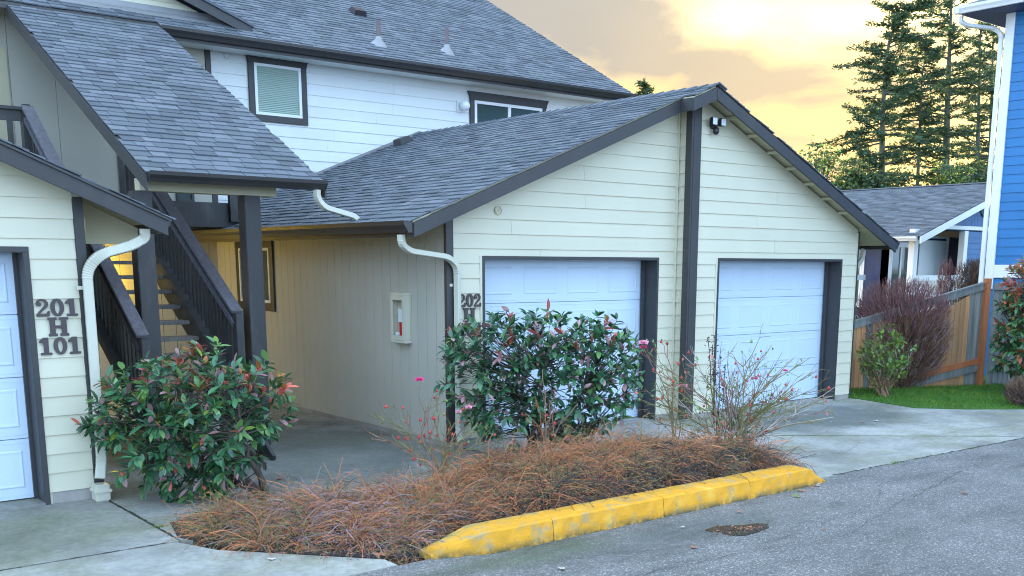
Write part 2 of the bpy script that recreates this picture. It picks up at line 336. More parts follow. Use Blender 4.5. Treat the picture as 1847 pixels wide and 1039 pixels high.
def clip(poly, a, b, c):     # keep a*u+b*z<=c
    o = []
    for i in range(len(poly)):
        p, q = poly[i], poly[(i+1) % len(poly)]; dp, dq = a*p[0]+b*p[1]-c, a*q[0]+b*q[1]-c
        if dp <= 0: o.append(p)
        if (dp < 0 < dq) or (dq < 0 < dp):
            k = dp/(dp-dq); o.append((p[0]+(q[0]-p[0])*k, p[1]+(q[1]-p[1])*k))
    return o
def area(p): return abs(sum(p[i][0]*p[(i+1) % len(p)][1]-p[(i+1) % len(p)][0]*p[i][1] for i in range(len(p))))/2
def siding(parent, mat, axis, plane, nsign, u0, u1, zb, rows, c=.17, planes=(), holes=(), th=.016, name='siding_board', joints=()):
    """lap boards, one object each. axis 'Y': wall on y=plane, u=x; axis 'X': wall on x=plane, u=y; nsign: outward sign"""
    cnt = 0
    for i in range(rows):
        z0, z1 = zb+i*c, zb+(i+1)*c
        rects = [(u0, u1, z0, z1)]
        for (ha, hb, hz0, hz1) in holes:
            nr = []
            for (a, b_, c0, c1) in rects:
                if hb <= a or ha >= b_ or hz1 <= c0+1e-4 or hz0 >= c1-1e-4: nr.append((a, b_, c0, c1)); continue
                if a < ha: nr.append((a, ha, c0, c1))
                if b_ > hb: nr.append((hb, b_, c0, c1))
                A, B_ = max(a, ha), min(b_, hb)
                if hz1 < c1-.01: nr.append((A, B_, hz1, c1))
                if hz0 > c0+.01: nr.append((A, B_, c0, hz0))
            rects = nr
        r2 = []
        for (a, b_, c0, c1) in rects:
            if b_-a > 2.6 and rnd.random() < .55:
                j_ = rnd.uniform(a+.7, b_-.7); r2 += [(a, j_-.0015, c0, c1), (j_+.0015, b_, c0, c1)]
            else: r2.append((a, b_, c0, c1))
        for (a, b_, c0, c1) in r2:
            poly = [(a, c0), (b_, c0), (b_, c1), (a, c1)]
            for pl in planes: poly = clip(poly, *pl) if poly else poly
            if len(poly) < 3 or area(poly) < .002: continue
            def P(p, d):
                return (p[0], plane+nsign*d, p[1]) if axis == 'Y' else (plane+nsign*d, p[0], p[1])
            n = len(poly); jit = rnd.uniform(-.0012, .0012)
            vs = [P(p, 0) for p in poly]+[P(p, th+jit-(th-.003)*(p[1]-z0)/c) for p in poly]
            fs = [tuple(range(n)), tuple(range(2*n-1, n-1, -1))]+[(k, k+n, (k+1) % n+n, (k+1) % n) for k in range(n)]
            mb = MB().add(vs, fs); mb.build(name, mat, parent); cnt += 1
    return cnt
# unit shingle: x 0..1 (scaled to its width), y up-slope, thin wedge
EXPO = .140
sh = MB()
v_ = [(0.016, 0, 0), (.984, 0, 0), (.984, EXPO+.035, 0), (.016, EXPO+.035, 0), (0.016, 0, .017), (.984, 0, .017), (.984, EXPO+.035, .002), (.016, EXPO+.035, .002)]
f_s = [(0, 3, 2, 1), (4, 5, 6, 7), (0, 1, 5, 4), (1, 2, 6, 5), (2, 3, 7, 6), (3, 0, 4, 7)]
SHME = sh.add(v_, f_s).mesh('shingle', M['shingle'])
def shingles(parent, O, a, s, L, H, keep=None, nind=300, wr=(.15, .28), vis=None):
    O, a, s = Vector(O), Vector(a).normalized(), Vector(s).normalized(); n = a.cross(s)
    if n.z < 0: n = -n
    tabs = []
    nrow = int(math.ceil(H/EXPO))
    for r in range(nrow):
        u = -rnd.uniform(0, .2)
        hh = min(1, (H-r*EXPO)/EXPO)
        while u < L-.01:
            wd = rnd.uniform(*wr); u0, u1 = max(0, u), min(L, u+wd); u += wd
            if u1-u0 < .04: continue
            p = O+a*u0+s*(r*EXPO-rnd.choice((0, 0, .012, .016)))+n*(.001+rnd.uniform(0, .003)+(.004 if rnd.random() < .5 else 0))
            ctr = p+a*(u1-u0)/2+s*.07
            if keep and not keep(ctr): continue
            tabs.append((p, u1-u0, hh, (ctr-CAM).length if (vis is None or vis(ctr)) else 1e3+(ctr-CAM).length))
    tabs.sort(key=lambda q: q[3])
    # handedness
    flip = a.cross(s).z < 0
    def mtx(p, wd, hh):
        aa, pp = (a, p) if not flip else (-a, p+a*wd)
        return Matrix(((aa.x*wd, s.x*hh, n.x, pp.x), (aa.y*wd, s.y*hh, n.y, pp.y), (aa.z*wd, s.z*hh, n.z, pp.z), (0, 0, 0, 1)))
    for p, wd, hh, _ in tabs[:nind]: link('shingle', SHME, parent, mat=mtx(p, wd, hh))
    if tabs[nind:]:
        mb = MB(); vv = [Vector(q) for q in v_]
        for p, wd, hh, _ in tabs[nind:]:
            mt = mtx(p, wd, hh); mb.add([mt @ q for q in vv], f_s)
        link('shingle_field', mb.mesh('shingle_field', M['shingle']), parent, kind='stuff')
def sweep(path, w_, h_, side, ribs=()):
    """rectangular pipe along a path; side = vector for width"""
    mb = MB(); pts = [Vector(p) for p in path]; L = len(pts); side = Vector(side).normalized()
    for i, p in enumerate(pts):
        d = (pts[min(i+1, L-1)]-pts[max(i-1, 0)]).normalized(); up = side.cross(d).normalized(); sd_ = d.cross(up)
        k = ribs[i] if i < len(ribs) else 1
        for a, b_ in ((-1, -.55), (-.55, -1), (.55, -1), (1, -.55), (1, .55), (.55, 1), (-.55, 1), (-1, .55)):
            a2 = math.copysign(.82, a) if abs(a) < 1 else a; b2 = math.copysign(.82, b_) if abs(b_) < 1 else b_
            mb.v.append(tuple(p+sd_*a2*w_/2*k+up*b2*h_/2*k))
    for i in range(L-1):
        for j in range(8): mb.f.append((i*8+j, i*8+(j+1) % 8, (i+1)*8+(j+1) % 8, (i+1)*8+j)); mb.mi.append(0)
    mb.f.append(tuple(range(7, -1, -1))); mb.f.append(tuple((L-1)*8+j for j in range(8))); mb.mi += [0, 0]
    return mb
def bent(points, r=.09, seg=7):
    """round the corners of a polyline, return points and rib scales"""
    P = [Vector(p) for p in points]; out_, rb = [P[0]], [1]
    for i in range(1, len(P)-1):
        a, b_, c = P[i-1], P[i], P[i+1]; u = (a-b_).normalized(); v = (c-b_).normalized(); k = min(r, (a-b_).length*.48, (c-b_).length*.48)
        s0, s1 = b_+u*k, b_+v*k
        for j in range(seg*2+1):
            q = j/(seg*2); pt = s0.lerp(b_, q).lerp(b_.lerp(s1, q), q); out_.append(pt); rb.append(1.0 if j % 2 else .93)
    out_.append(P[-1]); rb.append(1); return out_, rb
def downspout(parent, points, side, w_=.075, h_=.062, mat='metal_cream', name='downspout', r=.09):
    p, rb = bent(points, r); return sweep(p, w_, h_, side, rb).build(name, M[mat], parent, smooth=False)
def gutter_prof(y, z, sgn, D=.125):   # K-style gutter, back at y, front towards sgn
    return [(y, z), (y, z-D), (y+sgn*.055, z-D), (y+sgn*.075, z-D*.68), (y+sgn*.105, z-D*.36), (y+sgn*.11, z), (y+sgn*.098, z), (y+sgn*.094, z-.012), (y+sgn*.01, z-.012)]
exec_order = []

# ------------------------------------------------------------------ ground
MB().add([(-300, -300, G-.13), (400, -300, G-.13), (400, 400, G-.13), (-300, 400, G-.13)], [(0, 1, 2, 3)]).build('ground', M['ground'], kind='structure')
MB().prism([(-6, -12), (40, -12), (40, 5.2), (24, 5.9), (12.9, 6.10), (8.9, 6.19), (8.6, 6.2), (3.9, 6.22), (3.2, 6.20), (-6, 6.12)], 'Z', G-.1, G-.004).build('road', M['asphalt'], kind='structure')
dv_ = bpy.data.objects.new('driveway', None); C.objects.link(dv_); dv_['kind'] = 'structure'; PINV[dv_.name] = Matrix()
def slab(poly):
    cx = sum(p[0] for p in poly)/len(poly); cy = sum(p[1] for p in poly)/len(poly)
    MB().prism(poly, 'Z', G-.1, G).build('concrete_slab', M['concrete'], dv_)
g_ = .009
slab([(-6, 7.83+g_), (2.78-g_, 7.83+g_), (2.78-g_, 9.95), (-6, 9.95)])
slab([(-6, 6.13), (3.2, 6.21), (3.75, 6.225), (3.75, 6.4), (2.9, 7.4), (2.74, 7.83-g_), (-6, 7.83-g_)])
slab([(2.78+g_, 7.86), (3.5, 7.0), (6.84-g_, 7.0), (6.84-g_, 16.6), (2.72, 16.6), (2.72, 9.96), (2.78+g_, 9.9)])
JL = lambda x: 8.05-(x-10.59)*.797      # diagonal joint on the right
slab([(6.84+g_, 7.0), (8.4, 6.9), (10.2, 8.35+.02), (10.25, JL(10.25)+g_), (16.9, JL(16.9)+g_), (16.9, 6.9-.9), (16.5, 6.45), (15.43, 7.38), (14.66, 7.94), (14.2, 8.48), (14.42, 9.55), (14.42, 9.99), (6.84+g_, 9.99)][:3]+[(10.25, JL(10.25)+g_), (18.2, JL(18.2)+g_), (18.2, 5.6), (16.3, 6.55), (15.43, 7.38), (14.66, 7.94), (14.2, 8.48), (14.42, 9.55), (14.42, 9.99), (6.84+g_, 9.99)])
slab([(8.55, 6.2), (8.9, 6.195), (12.9, 6.105), (17.9, 5.75+.02), (18.0, JL(18.0)-g_) if JL(18.0) > 5.8 else (13.15, 6.1), (13.0, JL(13.0)-g_), (10.26, JL(10.26)-g_), (8.5, 6.95)][:3]+[(13.0, 6.105), (10.26, JL(10.26)-g_), (8.5, 6.93)])
MB().box(2.7, 14.5, 9.7, 10.3, G-.1, G-.003).build('garage_apron', M['concrete'], kind='structure')
MB().prism([(14.42, 9.6), (14.2, 8.46), (14.66, 7.92), (15.43, 7.36), (16.3, 6.53), (18.2, 5.58), (30, 3), (30, 14), (14.42, 14)], 'Z', G-.1, G+.012).build('lawn', M['lawn'], kind='structure')
# cracks and moss lines
def crackline(name, pts, wd, mat, z=G+.004, jag=.03, parent=None, seed=1):
    q = random.Random(seed); mb = MB(); P = []
    for i in range(len(pts)-1):
        a, b_ = Vector(pts[i]), Vector(pts[i+1]); n = max(2, int((b_-a).length/.06))
        for k in range(n): P.append(a.lerp(b_, k/n)+Vector((q.uniform(-jag, jag), q.uniform(-jag, jag))))
    for i in range(len(P)-1):
        d = (P[i+1]-P[i]).normalized(); nn = Vector((-d.y, d.x)); w0 = wd*q.uniform(.2, 1.3); w1 = wd*q.uniform(.2, 1.3)
        mb.add([(*(P[i]+nn*w0), z), (*(P[i]-nn*w0), z), (*(P[i+1]-nn*w1), z), (*(P[i+1]+nn*w1), z)], [(0, 1, 2, 3)])
    return mb.build(name, mat, parent, kind='structure' if parent is None else None)
crackline('crack', [(2.0, 5.3), (3.6, 4.9), (5.2, 4.95), (7.2, 4.75), (9.0, 5.25), (11.5, 5.2)], .002, M['crack'], jag=.02, seed=2)
crackline('crack', [(4.3, 5.75), (5.5, 5.35), (6.6, 4.95), (8.2, 5.2), (9.2, 5.8)], .0018, M['crack'], jag=.03, seed=3)
crackline('crack', [(8.6, 5.1), (10.2, 5.5), (12.6, 5.3)], .0025, M['crack'], jag=.02, seed=4)
crackline('moss_line', [(9.9, 8.6-.02), (10.59, 8.06), (12.95, 6.18)], .010, M['moss'], z=G+.004, jag=.008, seed=5)
crackline('moss_line', [(2.78, 9.6), (2.78, 7.9)], .012, M['crack'], z=G+.005, jag=.006, seed=6)
crackline('moss_line', [(.3, 7.83), (2.75, 7.83)], .009, M['crack'], z=G+.004, jag=.006, seed=7)
crackline('moss_line', [(8.95, 6.2), (12.9, 6.11), (15.5, 5.95)], .010, M['crack'], z=G+.004, jag=.012, seed=8)
crackline('crack', [(6.85, 8.6), (6.84, 9.9)], .008, M['crack'], z=G+.004, jag=.004, seed=9)
crackline('crack', [(12.0, 6.9), (12.9, 6.9), (14.4, 6.6), (15.0, 6.7)], .003, M['crack'], z=G+.004, jag=.02, seed=10)
crackline('crack', [(9.4, 7.0), (10.2, 6.9), (10.9, 7.2)], .003, M['crack'], z=G+.004, jag=.02, seed=11)

# ------------------------------------------------------------------ garages
def garage_door(parent, xa, xb, y, z0, z1, label):
    d = link('garage_door', MB().box(xa-.02, xb+.02, y+.03, y+.05, z0, z1).mesh('door_core', M['door']), parent, label=label)
    H = (z1-z0)/4
    for r in range(4):
        s = MB(); a, b_ = z0+r*H+.004, z0+(r+1)*H-.004
        s.box(xa-.02, xb+.02, y, y+.028, a, b_); s.box(xa-.02, xb+.02, y-.003, y-.0005, a+.03, a+.034); s.box(xa-.02, xb+.02, y-.003, y-.0005, b_-.034, b_-.03)
        s.build('door_section', M['door'], d)
        W = (xb-xa)/4
        for k in range(4):
            px0, px1 = xa+k*W+.09, xa+(k+1)*W-.09; pz0, pz1 = a+.10, b_-.10
            q = MB()
            o_ = [(px0, pz0), (px1, pz0), (px1, pz1), (px0, pz1)]; i_ = [(px0+.035, pz0+.035), (px1-.035, pz0+.035), (px1-.035, pz1-.035), (px0+.035, pz1-.035)]
            m_ = [(px0+.012, pz0+.012), (px1-.012, pz0+.012), (px1-.012, pz1-.012), (px0+.012, pz1-.012)]
            vs = [(x, y-.001, z) for x, z in o_]+[(x, y-.007, z) for x, z in m_]+[(x, y-.004, z) for x, z in i_]
            fs = [(i, (i+1) % 4, (i+1) % 4+4, i+4) for i in range(4)]+[(i+4, (i+1) % 4+4, (i+1) % 4+8, i+8) for i in range(4)]+[(8, 9, 10, 11)]
            q.add(vs, fs).build('raised_panel', M['door'], d)
    return d
def door_trim(parent, xa, xb, y, ztop, z0, depth=.26, tw=.038):
    """outer edges xa..xb on wall face y"""
    t_ = MB(); t_.box(xa, xa+tw, y-.024, y+depth, z0, ztop-tw-.001); t_.build('door_jamb', M['trim'], parent, bev=.003)
    t_ = MB(); t_.box(xb-tw, xb, y-.024, y+depth, z0, ztop-tw-.001); t_.build('door_jamb', M['trim'], parent, bev=.003)
    t_ = MB(); t_.box(xa, xb, y-.024, y+depth, ztop-tw, ztop); t_.build('door_head', M['trim'], parent, bev=.003)
    # stop strip inside the jamb
    MB().box(xb-tw-.03, xb-tw-.001, y+.19, y+depth-.01, z0, ztop-tw-.002).build('door_stop', M['trim'], parent)
XR, ZR, SL, SR = 10.60, 4.30, .405, .435          # ridge of the centre garage
zl = lambda x: ZR-SL*(XR-x)
zr = lambda x: ZR-SR*(x-XR)
YA, YB = 9.987, 9.759
gar = thing('garage_building', 'cream double garage under one grey gable roof, its right bay standing slightly forward', 'garage', (10.6, YA, G))
siding(gar, M['cream'], 'Y', YA, -1, 6.832, 10.455, 0, 25, planes=[(-SL, 1, ZR-.10-SL*XR)], holes=[(7.237, 10.155, -1, 2.123)])
siding(gar, M['cream'], 'Y', YB, -1, 10.652, 14.335, 0, 25, planes=[(-SL, 1, ZR-.10-SL*XR), (SR, 1, ZR-.10+SR*XR)], holes=[(11.071, 13.965, -1, 2.127)])
siding(gar, M['cream'], 'X', 10.50, -1, 9.79, YA-.02, 0, 25, planes=[(0, 1, 4.16)])
# backing walls
MB().prism([(6.76, G), (7.25, G), (7.25, 2.1), (10.14, 2.1), (10.14, G), (10.52, G), (10.52, zl(10.52)-.08), (6.76, zl(6.76)-.08)], 'Y', YA+.001, YA+.10).build('wall', M['cream'], gar)
MB().prism([(10.505, G), (11.085, G), (11.085, 2.1), (13.95, 2.1), (13.95, G), (14.35, G), (14.35, zr(14.35)-.08), (XR, ZR-.08), (10.505, zl(10.505)-.08)], 'Y', YB+.001, YB+.10).build('wall', M['cream'], gar)
MB().box(14.28, 14.35, YB+.101, 16.5, G, zr(14.35)-.08).build('wall', M['cream'], gar)
MB().box(10.505, 10.56, YB+.101, YA, G, 4.1).build('wall', M['cream'], gar)
# foundation strips
for a, b_, y in ((6.82, 7.236, YA), (10.16, 10.50, YA), (10.72, 11.07, YB), (13.97, 14.36, YB)):
    MB().box(a, b_, y-.006, y+.0005, G-.02, .008).build('foundation', M['concretefoot'], gar)
# inside corner bead
MB().box(10.452, 10.478, YA-.030, YA-.002, 0, 4.1).build('corner_bead', M['cream'], gar)
# corner boards
MB().box(6.728, 6.83, YA-.030, YA+.02, -.02, zl(6.75)-.10).build('corner_board', M['trim'], gar, bev=.003)
MB().box(10.462, 10.500, YB-.030, YB+.075, -.06, zl(10.5)-.16).build('corner_board', M['trim'], gar, bev=.003)
MB().box(10.5005, 10.650, YB-.032, YB-.001, -.06, zl(10.55)-.17).build('corner_board', M['trim'], gar, bev=.003)
MB().box(14.337, 14.352, YB-.016, YB+.0, 0, zr(14.35)-.13).build('corner_bead', M['cream'], gar)
MB().box(14.353, 14.385, YB-.024, YB+.09, -.02, zr(14.35)-.12).build('corner_board', M['trim'], gar, bev=.003)
for s_, (ja, jb), y in ((0, (7.237, 10.155), YA), (1, (11.071, 13.965), YB)):
    door_trim(gar, ja, jb, y, 2.127, G+.002)
    MB().box(ja-.03, ja-.001, y-.020, y-.002, 0, 2.127).build('door_casing', M['cream'], gar)
    garage_door(gar, ja+.04, jb-.04, y+.27, G+.03, 2.10, 'left white panelled door, half hidden by the clipped shrub' if s_ == 0 else 'right white panelled door behind the bare rose bush')
    MB().box(ja+.04, jb-.04, y-.03, y+.30, G, G+.022).build('door_sill', M['concrete'], gar)
# T1-11 side wall: grooved vertical boards
y0 = 9.99; k = 0
while y0 < 16.55:
    wd = .2+rnd.uniform(-.003, .003); gap = .006 if k % 6 else .010
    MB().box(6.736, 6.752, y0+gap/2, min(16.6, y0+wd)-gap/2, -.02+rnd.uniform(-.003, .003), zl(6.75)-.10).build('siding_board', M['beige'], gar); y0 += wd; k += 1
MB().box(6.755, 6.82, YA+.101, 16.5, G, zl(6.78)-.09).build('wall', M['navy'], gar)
MB().box(6.742, 6.754, YA, 16.5, G-.01, -.021).build('foundation', M['concretefoot'], gar)
# side window with dark trim
def window(parent, axis, plane, sg, u0, u1, z0, z1, trim='trim', tw=.11, tdepth=.03, blind=None, frame='white', fw=.05, crown=False, sash=None, label=None):
    def B(a, b_, d0, d1, c0, c1, name, mat, par, bev=.002):
        lo, hi = sorted((plane+sg*d0, plane+sg*d1)); mb = MB()
        if axis == 'Y': mb.box(a, b_, lo, hi, c0, c1)
        else: mb.box(lo, hi, a, b_, c0, c1)
        return mb.build(name, mat, par, bev=bev)
    wn = B(u0, u1, .000, .006, z0, z1, 'window', M[blind] if blind else M['glass'], parent, 0)
    if label: wn['label'] = label
    if blind:
        n = int((z1-z0)/.028)
        mb = MB()
        for i in range(n):
            zc = z0+.014+i*.028
            if axis == 'Y': mb.prism([(plane+sg*.007, zc-.012), (plane+sg*.016, zc-.009), (plane+sg*.008, zc+.012)], 'X', u0, u1)
            else: mb.prism([(plane+sg*.007, zc-.012), (plane+sg*.016, zc-.009), (plane+sg*.008, zc+.012)], 'Y', u0, u1)
        mb.build('blind', M[blind], wn)
    for (a, b_, c0, c1) in ((u0-.001, u0+fw, z0+fw, z1-fw), (u1-fw, u1+.001, z0+fw, z1-fw), (u0-.001, u1+.001, z0, z0+fw-.001), (u0-.001, u1+.001, z1-fw+.001, z1)):
        B(a, b_, .006, .035, c0, c1, 'frame', M[frame], wn)
    if sash:
        B(sash-fw*.6, sash+fw*.6, .007, .030, z0+fw, z1-fw, 'sash_bar', M[frame], wn)
    if trim:
        B(u0-tw, u0-.002, .004, tdepth, z0-tw, z1, 'window_trim', M[trim], parent); B(u1+.002, u1+tw, .004, tdepth, z0-tw, z1, 'window_trim', M[trim], parent)
        B(u0-.001, u1+.001, .004, tdepth, z0-tw, z0-.002, 'window_trim', M[trim], parent)
        if crown:
            pl = [(u0-tw, z1+.001), (u1+tw, z1+.001), (u1+tw+.01, z1+.06), (u1+tw+.06, z1+.15), (u0-tw-.06, z1+.15), (u0-tw-.01, z1+.06)]
            lo, hi = sorted((plane+sg*.004, plane+sg*(tdepth+.015)))
            MB().prism(pl, axis, lo, hi).build('window_head', M[trim], parent, bev=.002)
        else: B(u0-tw, u1+tw, .004, tdepth+.004, z1+.001, z1+tw, 'window_trim', M[trim], parent)
    return wn
window(gar, 'X', 6.736, -1, 14.54, 15.6, 1.44, 2.24, tw=.12, fw=.04, label='small white framed window in the beige side wall')
# roof deck, soffit
def slope_panel(parent, x0, x1, y0, y1, zf, th=.05, name='roof_deck', mat='beige_trim'):
    MB().prism([(x0, zf(x0)-th), (x1, zf(x1)-th), (x1, zf(x1)-.004), (x0, zf(x0)-.004)], 'Y', y0, y1).build(name, M[mat], parent)
slope_panel(gar, 6.12, 10.20, YA-.29, 16.5, zl); slope_panel(gar, 10.20, XR-.002, YB-.29, 16.5, zl); slope_panel(gar, XR, 14.93, YB-.29, 16.5, zr)
nl = math.hypot(1, SL)
shingles(gar, (6.08, YA-.34, zl(6.08)), (0, 1, 0), (1, 0, SL), 16.5-YA+.34, (XR-6.08)*nl-.02, keep=lambda c: c.x < 10.21, wr=(.15, .32))
mb_keep = MB()
shingles(gar, (10.21, YB-.34, zl(10.21)), (0, 1, 0), (1, 0, SL), 16.5-YB+.34, (XR-10.21)*nl-.02, nind=0, wr=(.15, .32))
nr_ = math.hypot(1, SR)
shingles(gar, (14.97, YB-.34, zr(14.97)), (0, 1, 0), (-1, 0, SR), 16.5-YB+.34, (14.97-XR)*nr_-.02, nind=0)
# ridge caps
y0 = YB-.36; nrm = .03
while y0 < 16.4:
    L_ = .30; e0 = .028; e1 = .010
    zt0, zt1 = ZR+.022, ZR+.004; hw = .15
    def cap(yc, up): return [(XR-hw, yc, ZR+up-hw*SL), (XR, yc, ZR+up), (XR+hw, yc, ZR+up-hw*SR)]
    a = cap(y0, .040); b_ = cap(y0+L_, .018); a2 = cap(y0, .022); b2 = cap(y0+L_, .006)
    MB().add(a+b_+a2+b2, [(0, 1, 4, 3), (1, 2, 5, 4), (6, 9, 10, 7), (7, 10, 11, 8), (0, 6, 7, 1), (1, 7, 8, 2), (3, 4, 10, 9), (4, 5, 11, 10), (0, 3, 9, 6), (2, 8, 11, 5)]).build('ridge_cap', M['shingle'], gar); y0 += .2
# barge boards
bh = .155
def barge(parent, pts_top, y, h=bh, th=.03, name='barge_board', end='plumb'):
    (xa, za), (xb, zb) = pts_top
    MB().prism([(xa, za-h), (xb, zb-h), (xb, zb), (xa, za)], 'Y', y, y+th).build(name, M['trim'], parent, bev=.003)
barge(gar, ((6.12, zl(6.12)-.02), (10.245, zl(10.245)-.02)), YA-.33)
barge(gar, ((10.16, zl(10.16)-.02), (XR-.001, ZR-.02)), YB-.33)
barge(gar, ((XR+.001, ZR-.02), (14.94, zr(14.94)-.02)), YB-.33)
MB().prism([(YB-.299, zl(10.19)-.175), (YA-.331, zl(10.19)-.175), (YA-.331, zl(10.19)-.02), (YB-.299, zl(10.19)-.02)], 'X', 10.162, 10.19).build('barge_return', M['trim'], gar)
MB().prism([(10.245, zl(10.245)-.19), (10.62, zl(10.6)-.19), (10.6, ZR-.06), (10.245, zl(10.245)-.06)], 'Y', YA-.30, YA-.29).build('soffit_block', M['beige_trim'], gar)
# soffit boards with rafter tails
MB().prism([(6.14, zl(6.14)-.075), (6.73, zl(6.73)-.075), (6.73, zl(6.73)-.055), (6.14, zl(6.14)-.055)], 'Y', YA-.29, 16.5).build('soffit', M['beige_trim'], gar)
MB().prism([(14.39, zr(14.39)-.075), (14.92, zr(14.92)-.075), (14.92, zr(14.92)-.055), (14.39, zr(14.39)-.055)], 'Y', YB-.29, 16.5).build('soffit', M['beige_trim'], gar)
MB().prism([(14.40, zr(14.4)-.28), (14.86, zr(14.4)-.28), (14.86, zr(14.86)-.09), (14.40, zr(14.4)-.09)], 'Y', YB+.25, YB+.29).build('soffit_return', M['beige_trim'], gar)
for i in range(8):
    x_ = 11.15+i*.44
    if x_ > 14.2: break
    MB().box(x_, x_+.035, YB-.29, YB-.005, zr(x_)-.115, zr(x_)-.078).build('lookout_block', M['beige_trim'], gar)
# gutters
MB().prism(gutter_prof(6.115, zl(6.12)+.0, -1), 'Y', YA-.31, 16.5).build('gutter', M['gutter'], gar)
MB().prism([(6.115, zl(6.12)-.17), (6.14, zl(6.12)-.17), (6.14, zl(6.12)-.03), (6.115, zl(6.12)-.03)], 'Y', YA-.30, 16.5).build('fascia', M['trim'], gar)
MB().prism(gutter_prof(14.945, zr(14.94)+.0, 1), 'Y', YB-.31, 16.5).build('gutter', M['gutter'], gar)
downspout(gar, [(6.06, YA-.16, 2.34), (6.07, YA-.155, 2.235), (6.18, YA-.13, 2.17), (6.70, YA-.11, 2.11), (6.845, YA-.075, 2.01), (6.845, YA-.075, .12), (6.83, YA-.14, .0)], (.35, -1, 0))
downspout(gar, [(14.98, YB+.30, 2.30), (14.97, YB+.30, 2.16), (14.84, YB+.28, 2.06), (14.52, YB+.2, 1.93), (14.47, YB+.2, 1.85), (14.47, YB+.2, .1)], (1, .2, 0), w_=.085)
MB().box(6.77, 6.81, YA-.035, YA-.006, 1.78, 1.81).build('downspout_strap', M['metal_cream'], gar)
# roof flashing where the garage roof meets the two storey wall, and a vent hood
MB().prism([(6.3, zl(6.3)+.012), (XR, ZR+.012), (XR, ZR+.06), (6.3, zl(6.3)+.06)], 'Y', 16.46, 16.485).build('roof_flashing', M['flash'], gar)
n_ = Vector((-SL, 0, 1)).normalized()
def hood(parent, o, slope_dir, n):
    o = Vector(o); s = Vector(slope_dir).normalized(); a = s.cross(n)
    pts = [(-.13, -.02, 0), (.13, -.02, 0), (.13, .26, 0), (-.13, .26, 0), (-.11, .0, .10), (.11, 0, .10), (.11, .20, .10), (-.11, .20, .10)]
    vs = [o+a*p[0]+s*p[1]+n*p[2] for p in pts]
    return MB().add(vs, [(0, 3, 2, 1), (4, 5, 6, 7), (0, 1, 5, 4), (1, 2, 6, 5), (2, 3, 7, 6), (3, 0, 4, 7)]).build('roof_vent', M['dark'], parent, bev=.006)
hood(gar, (9.85, 16.0, zl(9.85)+.02), (1, 0, SL), n_)
# round emblem-like vent plate on the wall
def ring_plate(parent, o, r, mat, name='round_vent'):
    mb = MB().lathe([(0, -.012), (r*.72, -.012), (r*.75, -.006), (r*.86, -.006), (r*.9, -.016), (r, -.014), (r, 0)], o, 20, axis='Y'); mb.box(o[0]-.005, o[0]+.005, o[1]-.02, o[1]-.012, o[2]-.012, o[2]+.012); mb.box(o[0]+r*.2, o[0]+r*.27, o[1]-.02, o[1]-.012, o[2]+r*.2, o[2]+r*.4)
    return mb.build(name, mat, parent, smooth=False)
ring_plate(gar, (7.47, YA-.012, 2.645), .052, M['beige_trim'])

# extinguisher cabinet on the side wall
ec = thing('extinguisher_cabinet', 'cream fire extinguisher cabinet with clear front on the beige side wall', 'cabinet', (6.65, 10.89, 1.1))
def xb(name, y0, y1, z0, z1, x0, x1, mat, par, bev=.003): return MB().box(x0, x1, y0, y1, z0, z1).build(name, M[mat], par, bev=bev)
cb = xb('back_panel', 10.72, 11.04, 1.12, 1.66, 6.715, 6.735, 'beige_trim', ec)
xb('side_panel', 10.72, 10.745, 1.12, 1.66, 6.645, 6.714, 'metal_cream', ec); xb('side_panel', 11.015, 11.04, 1.12, 1.66, 6.645, 6.714, 'metal_cream', ec)
xb('top_panel', 10.72, 11.04, 1.661, 1.69, 6.635, 6.735, 'metal_cream', ec); xb('bottom_panel', 10.72, 11.04, 1.09, 1.119, 6.635, 6.735, 'metal_cream', ec)
fr = xb('door_frame', 10.72, 10.775, 1.12, 1.66, 6.630, 6.644, 'metal_cream', ec); xb('door_frame', 10.985, 11.04, 1.12, 1.66, 6.630, 6.644, 'metal_cream', ec)
xb('door_frame', 10.776, 10.984, 1.60, 1.66, 6.630, 6.644, 'metal_cream', ec); xb('door_frame', 10.776, 10.984, 1.12, 1.18, 6.630, 6.644, 'metal_cream', ec)
fe = thing('fire_extinguisher', 'red fire extinguisher with white tag inside the wall cabinet', 'fire extinguisher', (6.66, 10.83, 1.12))
MB().lathe([(0, 0), (.03, 0), (.033, .02), (.033, .22), (.03, .26), (.015, .28), (.015, .32), (0, .32)], (6.685, 10.86, 1.125), 14).build('cylinder', M['red'], fe, smooth=True)
MB().box(6.665, 6.70, 10.845, 10.855, 1.445, 1.50).build('valve', M['dark'], fe)
MB().box(6.6455, 6.648, 10.80, 10.88, 1.34, 1.50).build('inspection_tag', M['tag'], fe); MB().box(6.6455, 6.648, 10.86, 10.95, 1.185, 1.215).build('inspection_tag', M['tag'], fe)

# flood light under the peak
fl = thing('flood_light', 'twin head security light under the garage peak', 'wall light', (10.86, YB-.02, 3.84))
MB().lathe([(0, -.05), (.045, -.05), (.05, -.03), (.05, 0)], (10.87, YB-.015, 3.86), 12, axis='Y').build('base_plate', M['dark'], fl)
for dx in (-.085, .085):
    MB().box(10.865+dx-.05, 10.865+dx+.05, YB-.14, YB-.075, 3.845, 3.945).build('lamp_head', M['dark'], fl, bev=.015)
    MB().box(10.865+dx-.042, 10.865+dx+.042, YB-.148, YB-.1405, 3.852, 3.938).build('lens', M['globe'], fl, bev=.003)
MB().lathe([(0, -.06), (.03, -.05), (.042, -.02), (.042, .02), (.0, .05)], (10.87, YB-.085, 3.79), 12).build('sensor', M['dark'], fl, smooth=True)
MB().bar((10.78, YB-.09, 3.86), (10.95, YB-.09, 3.86), .03, .03).build('arm', M['dark'], fl)

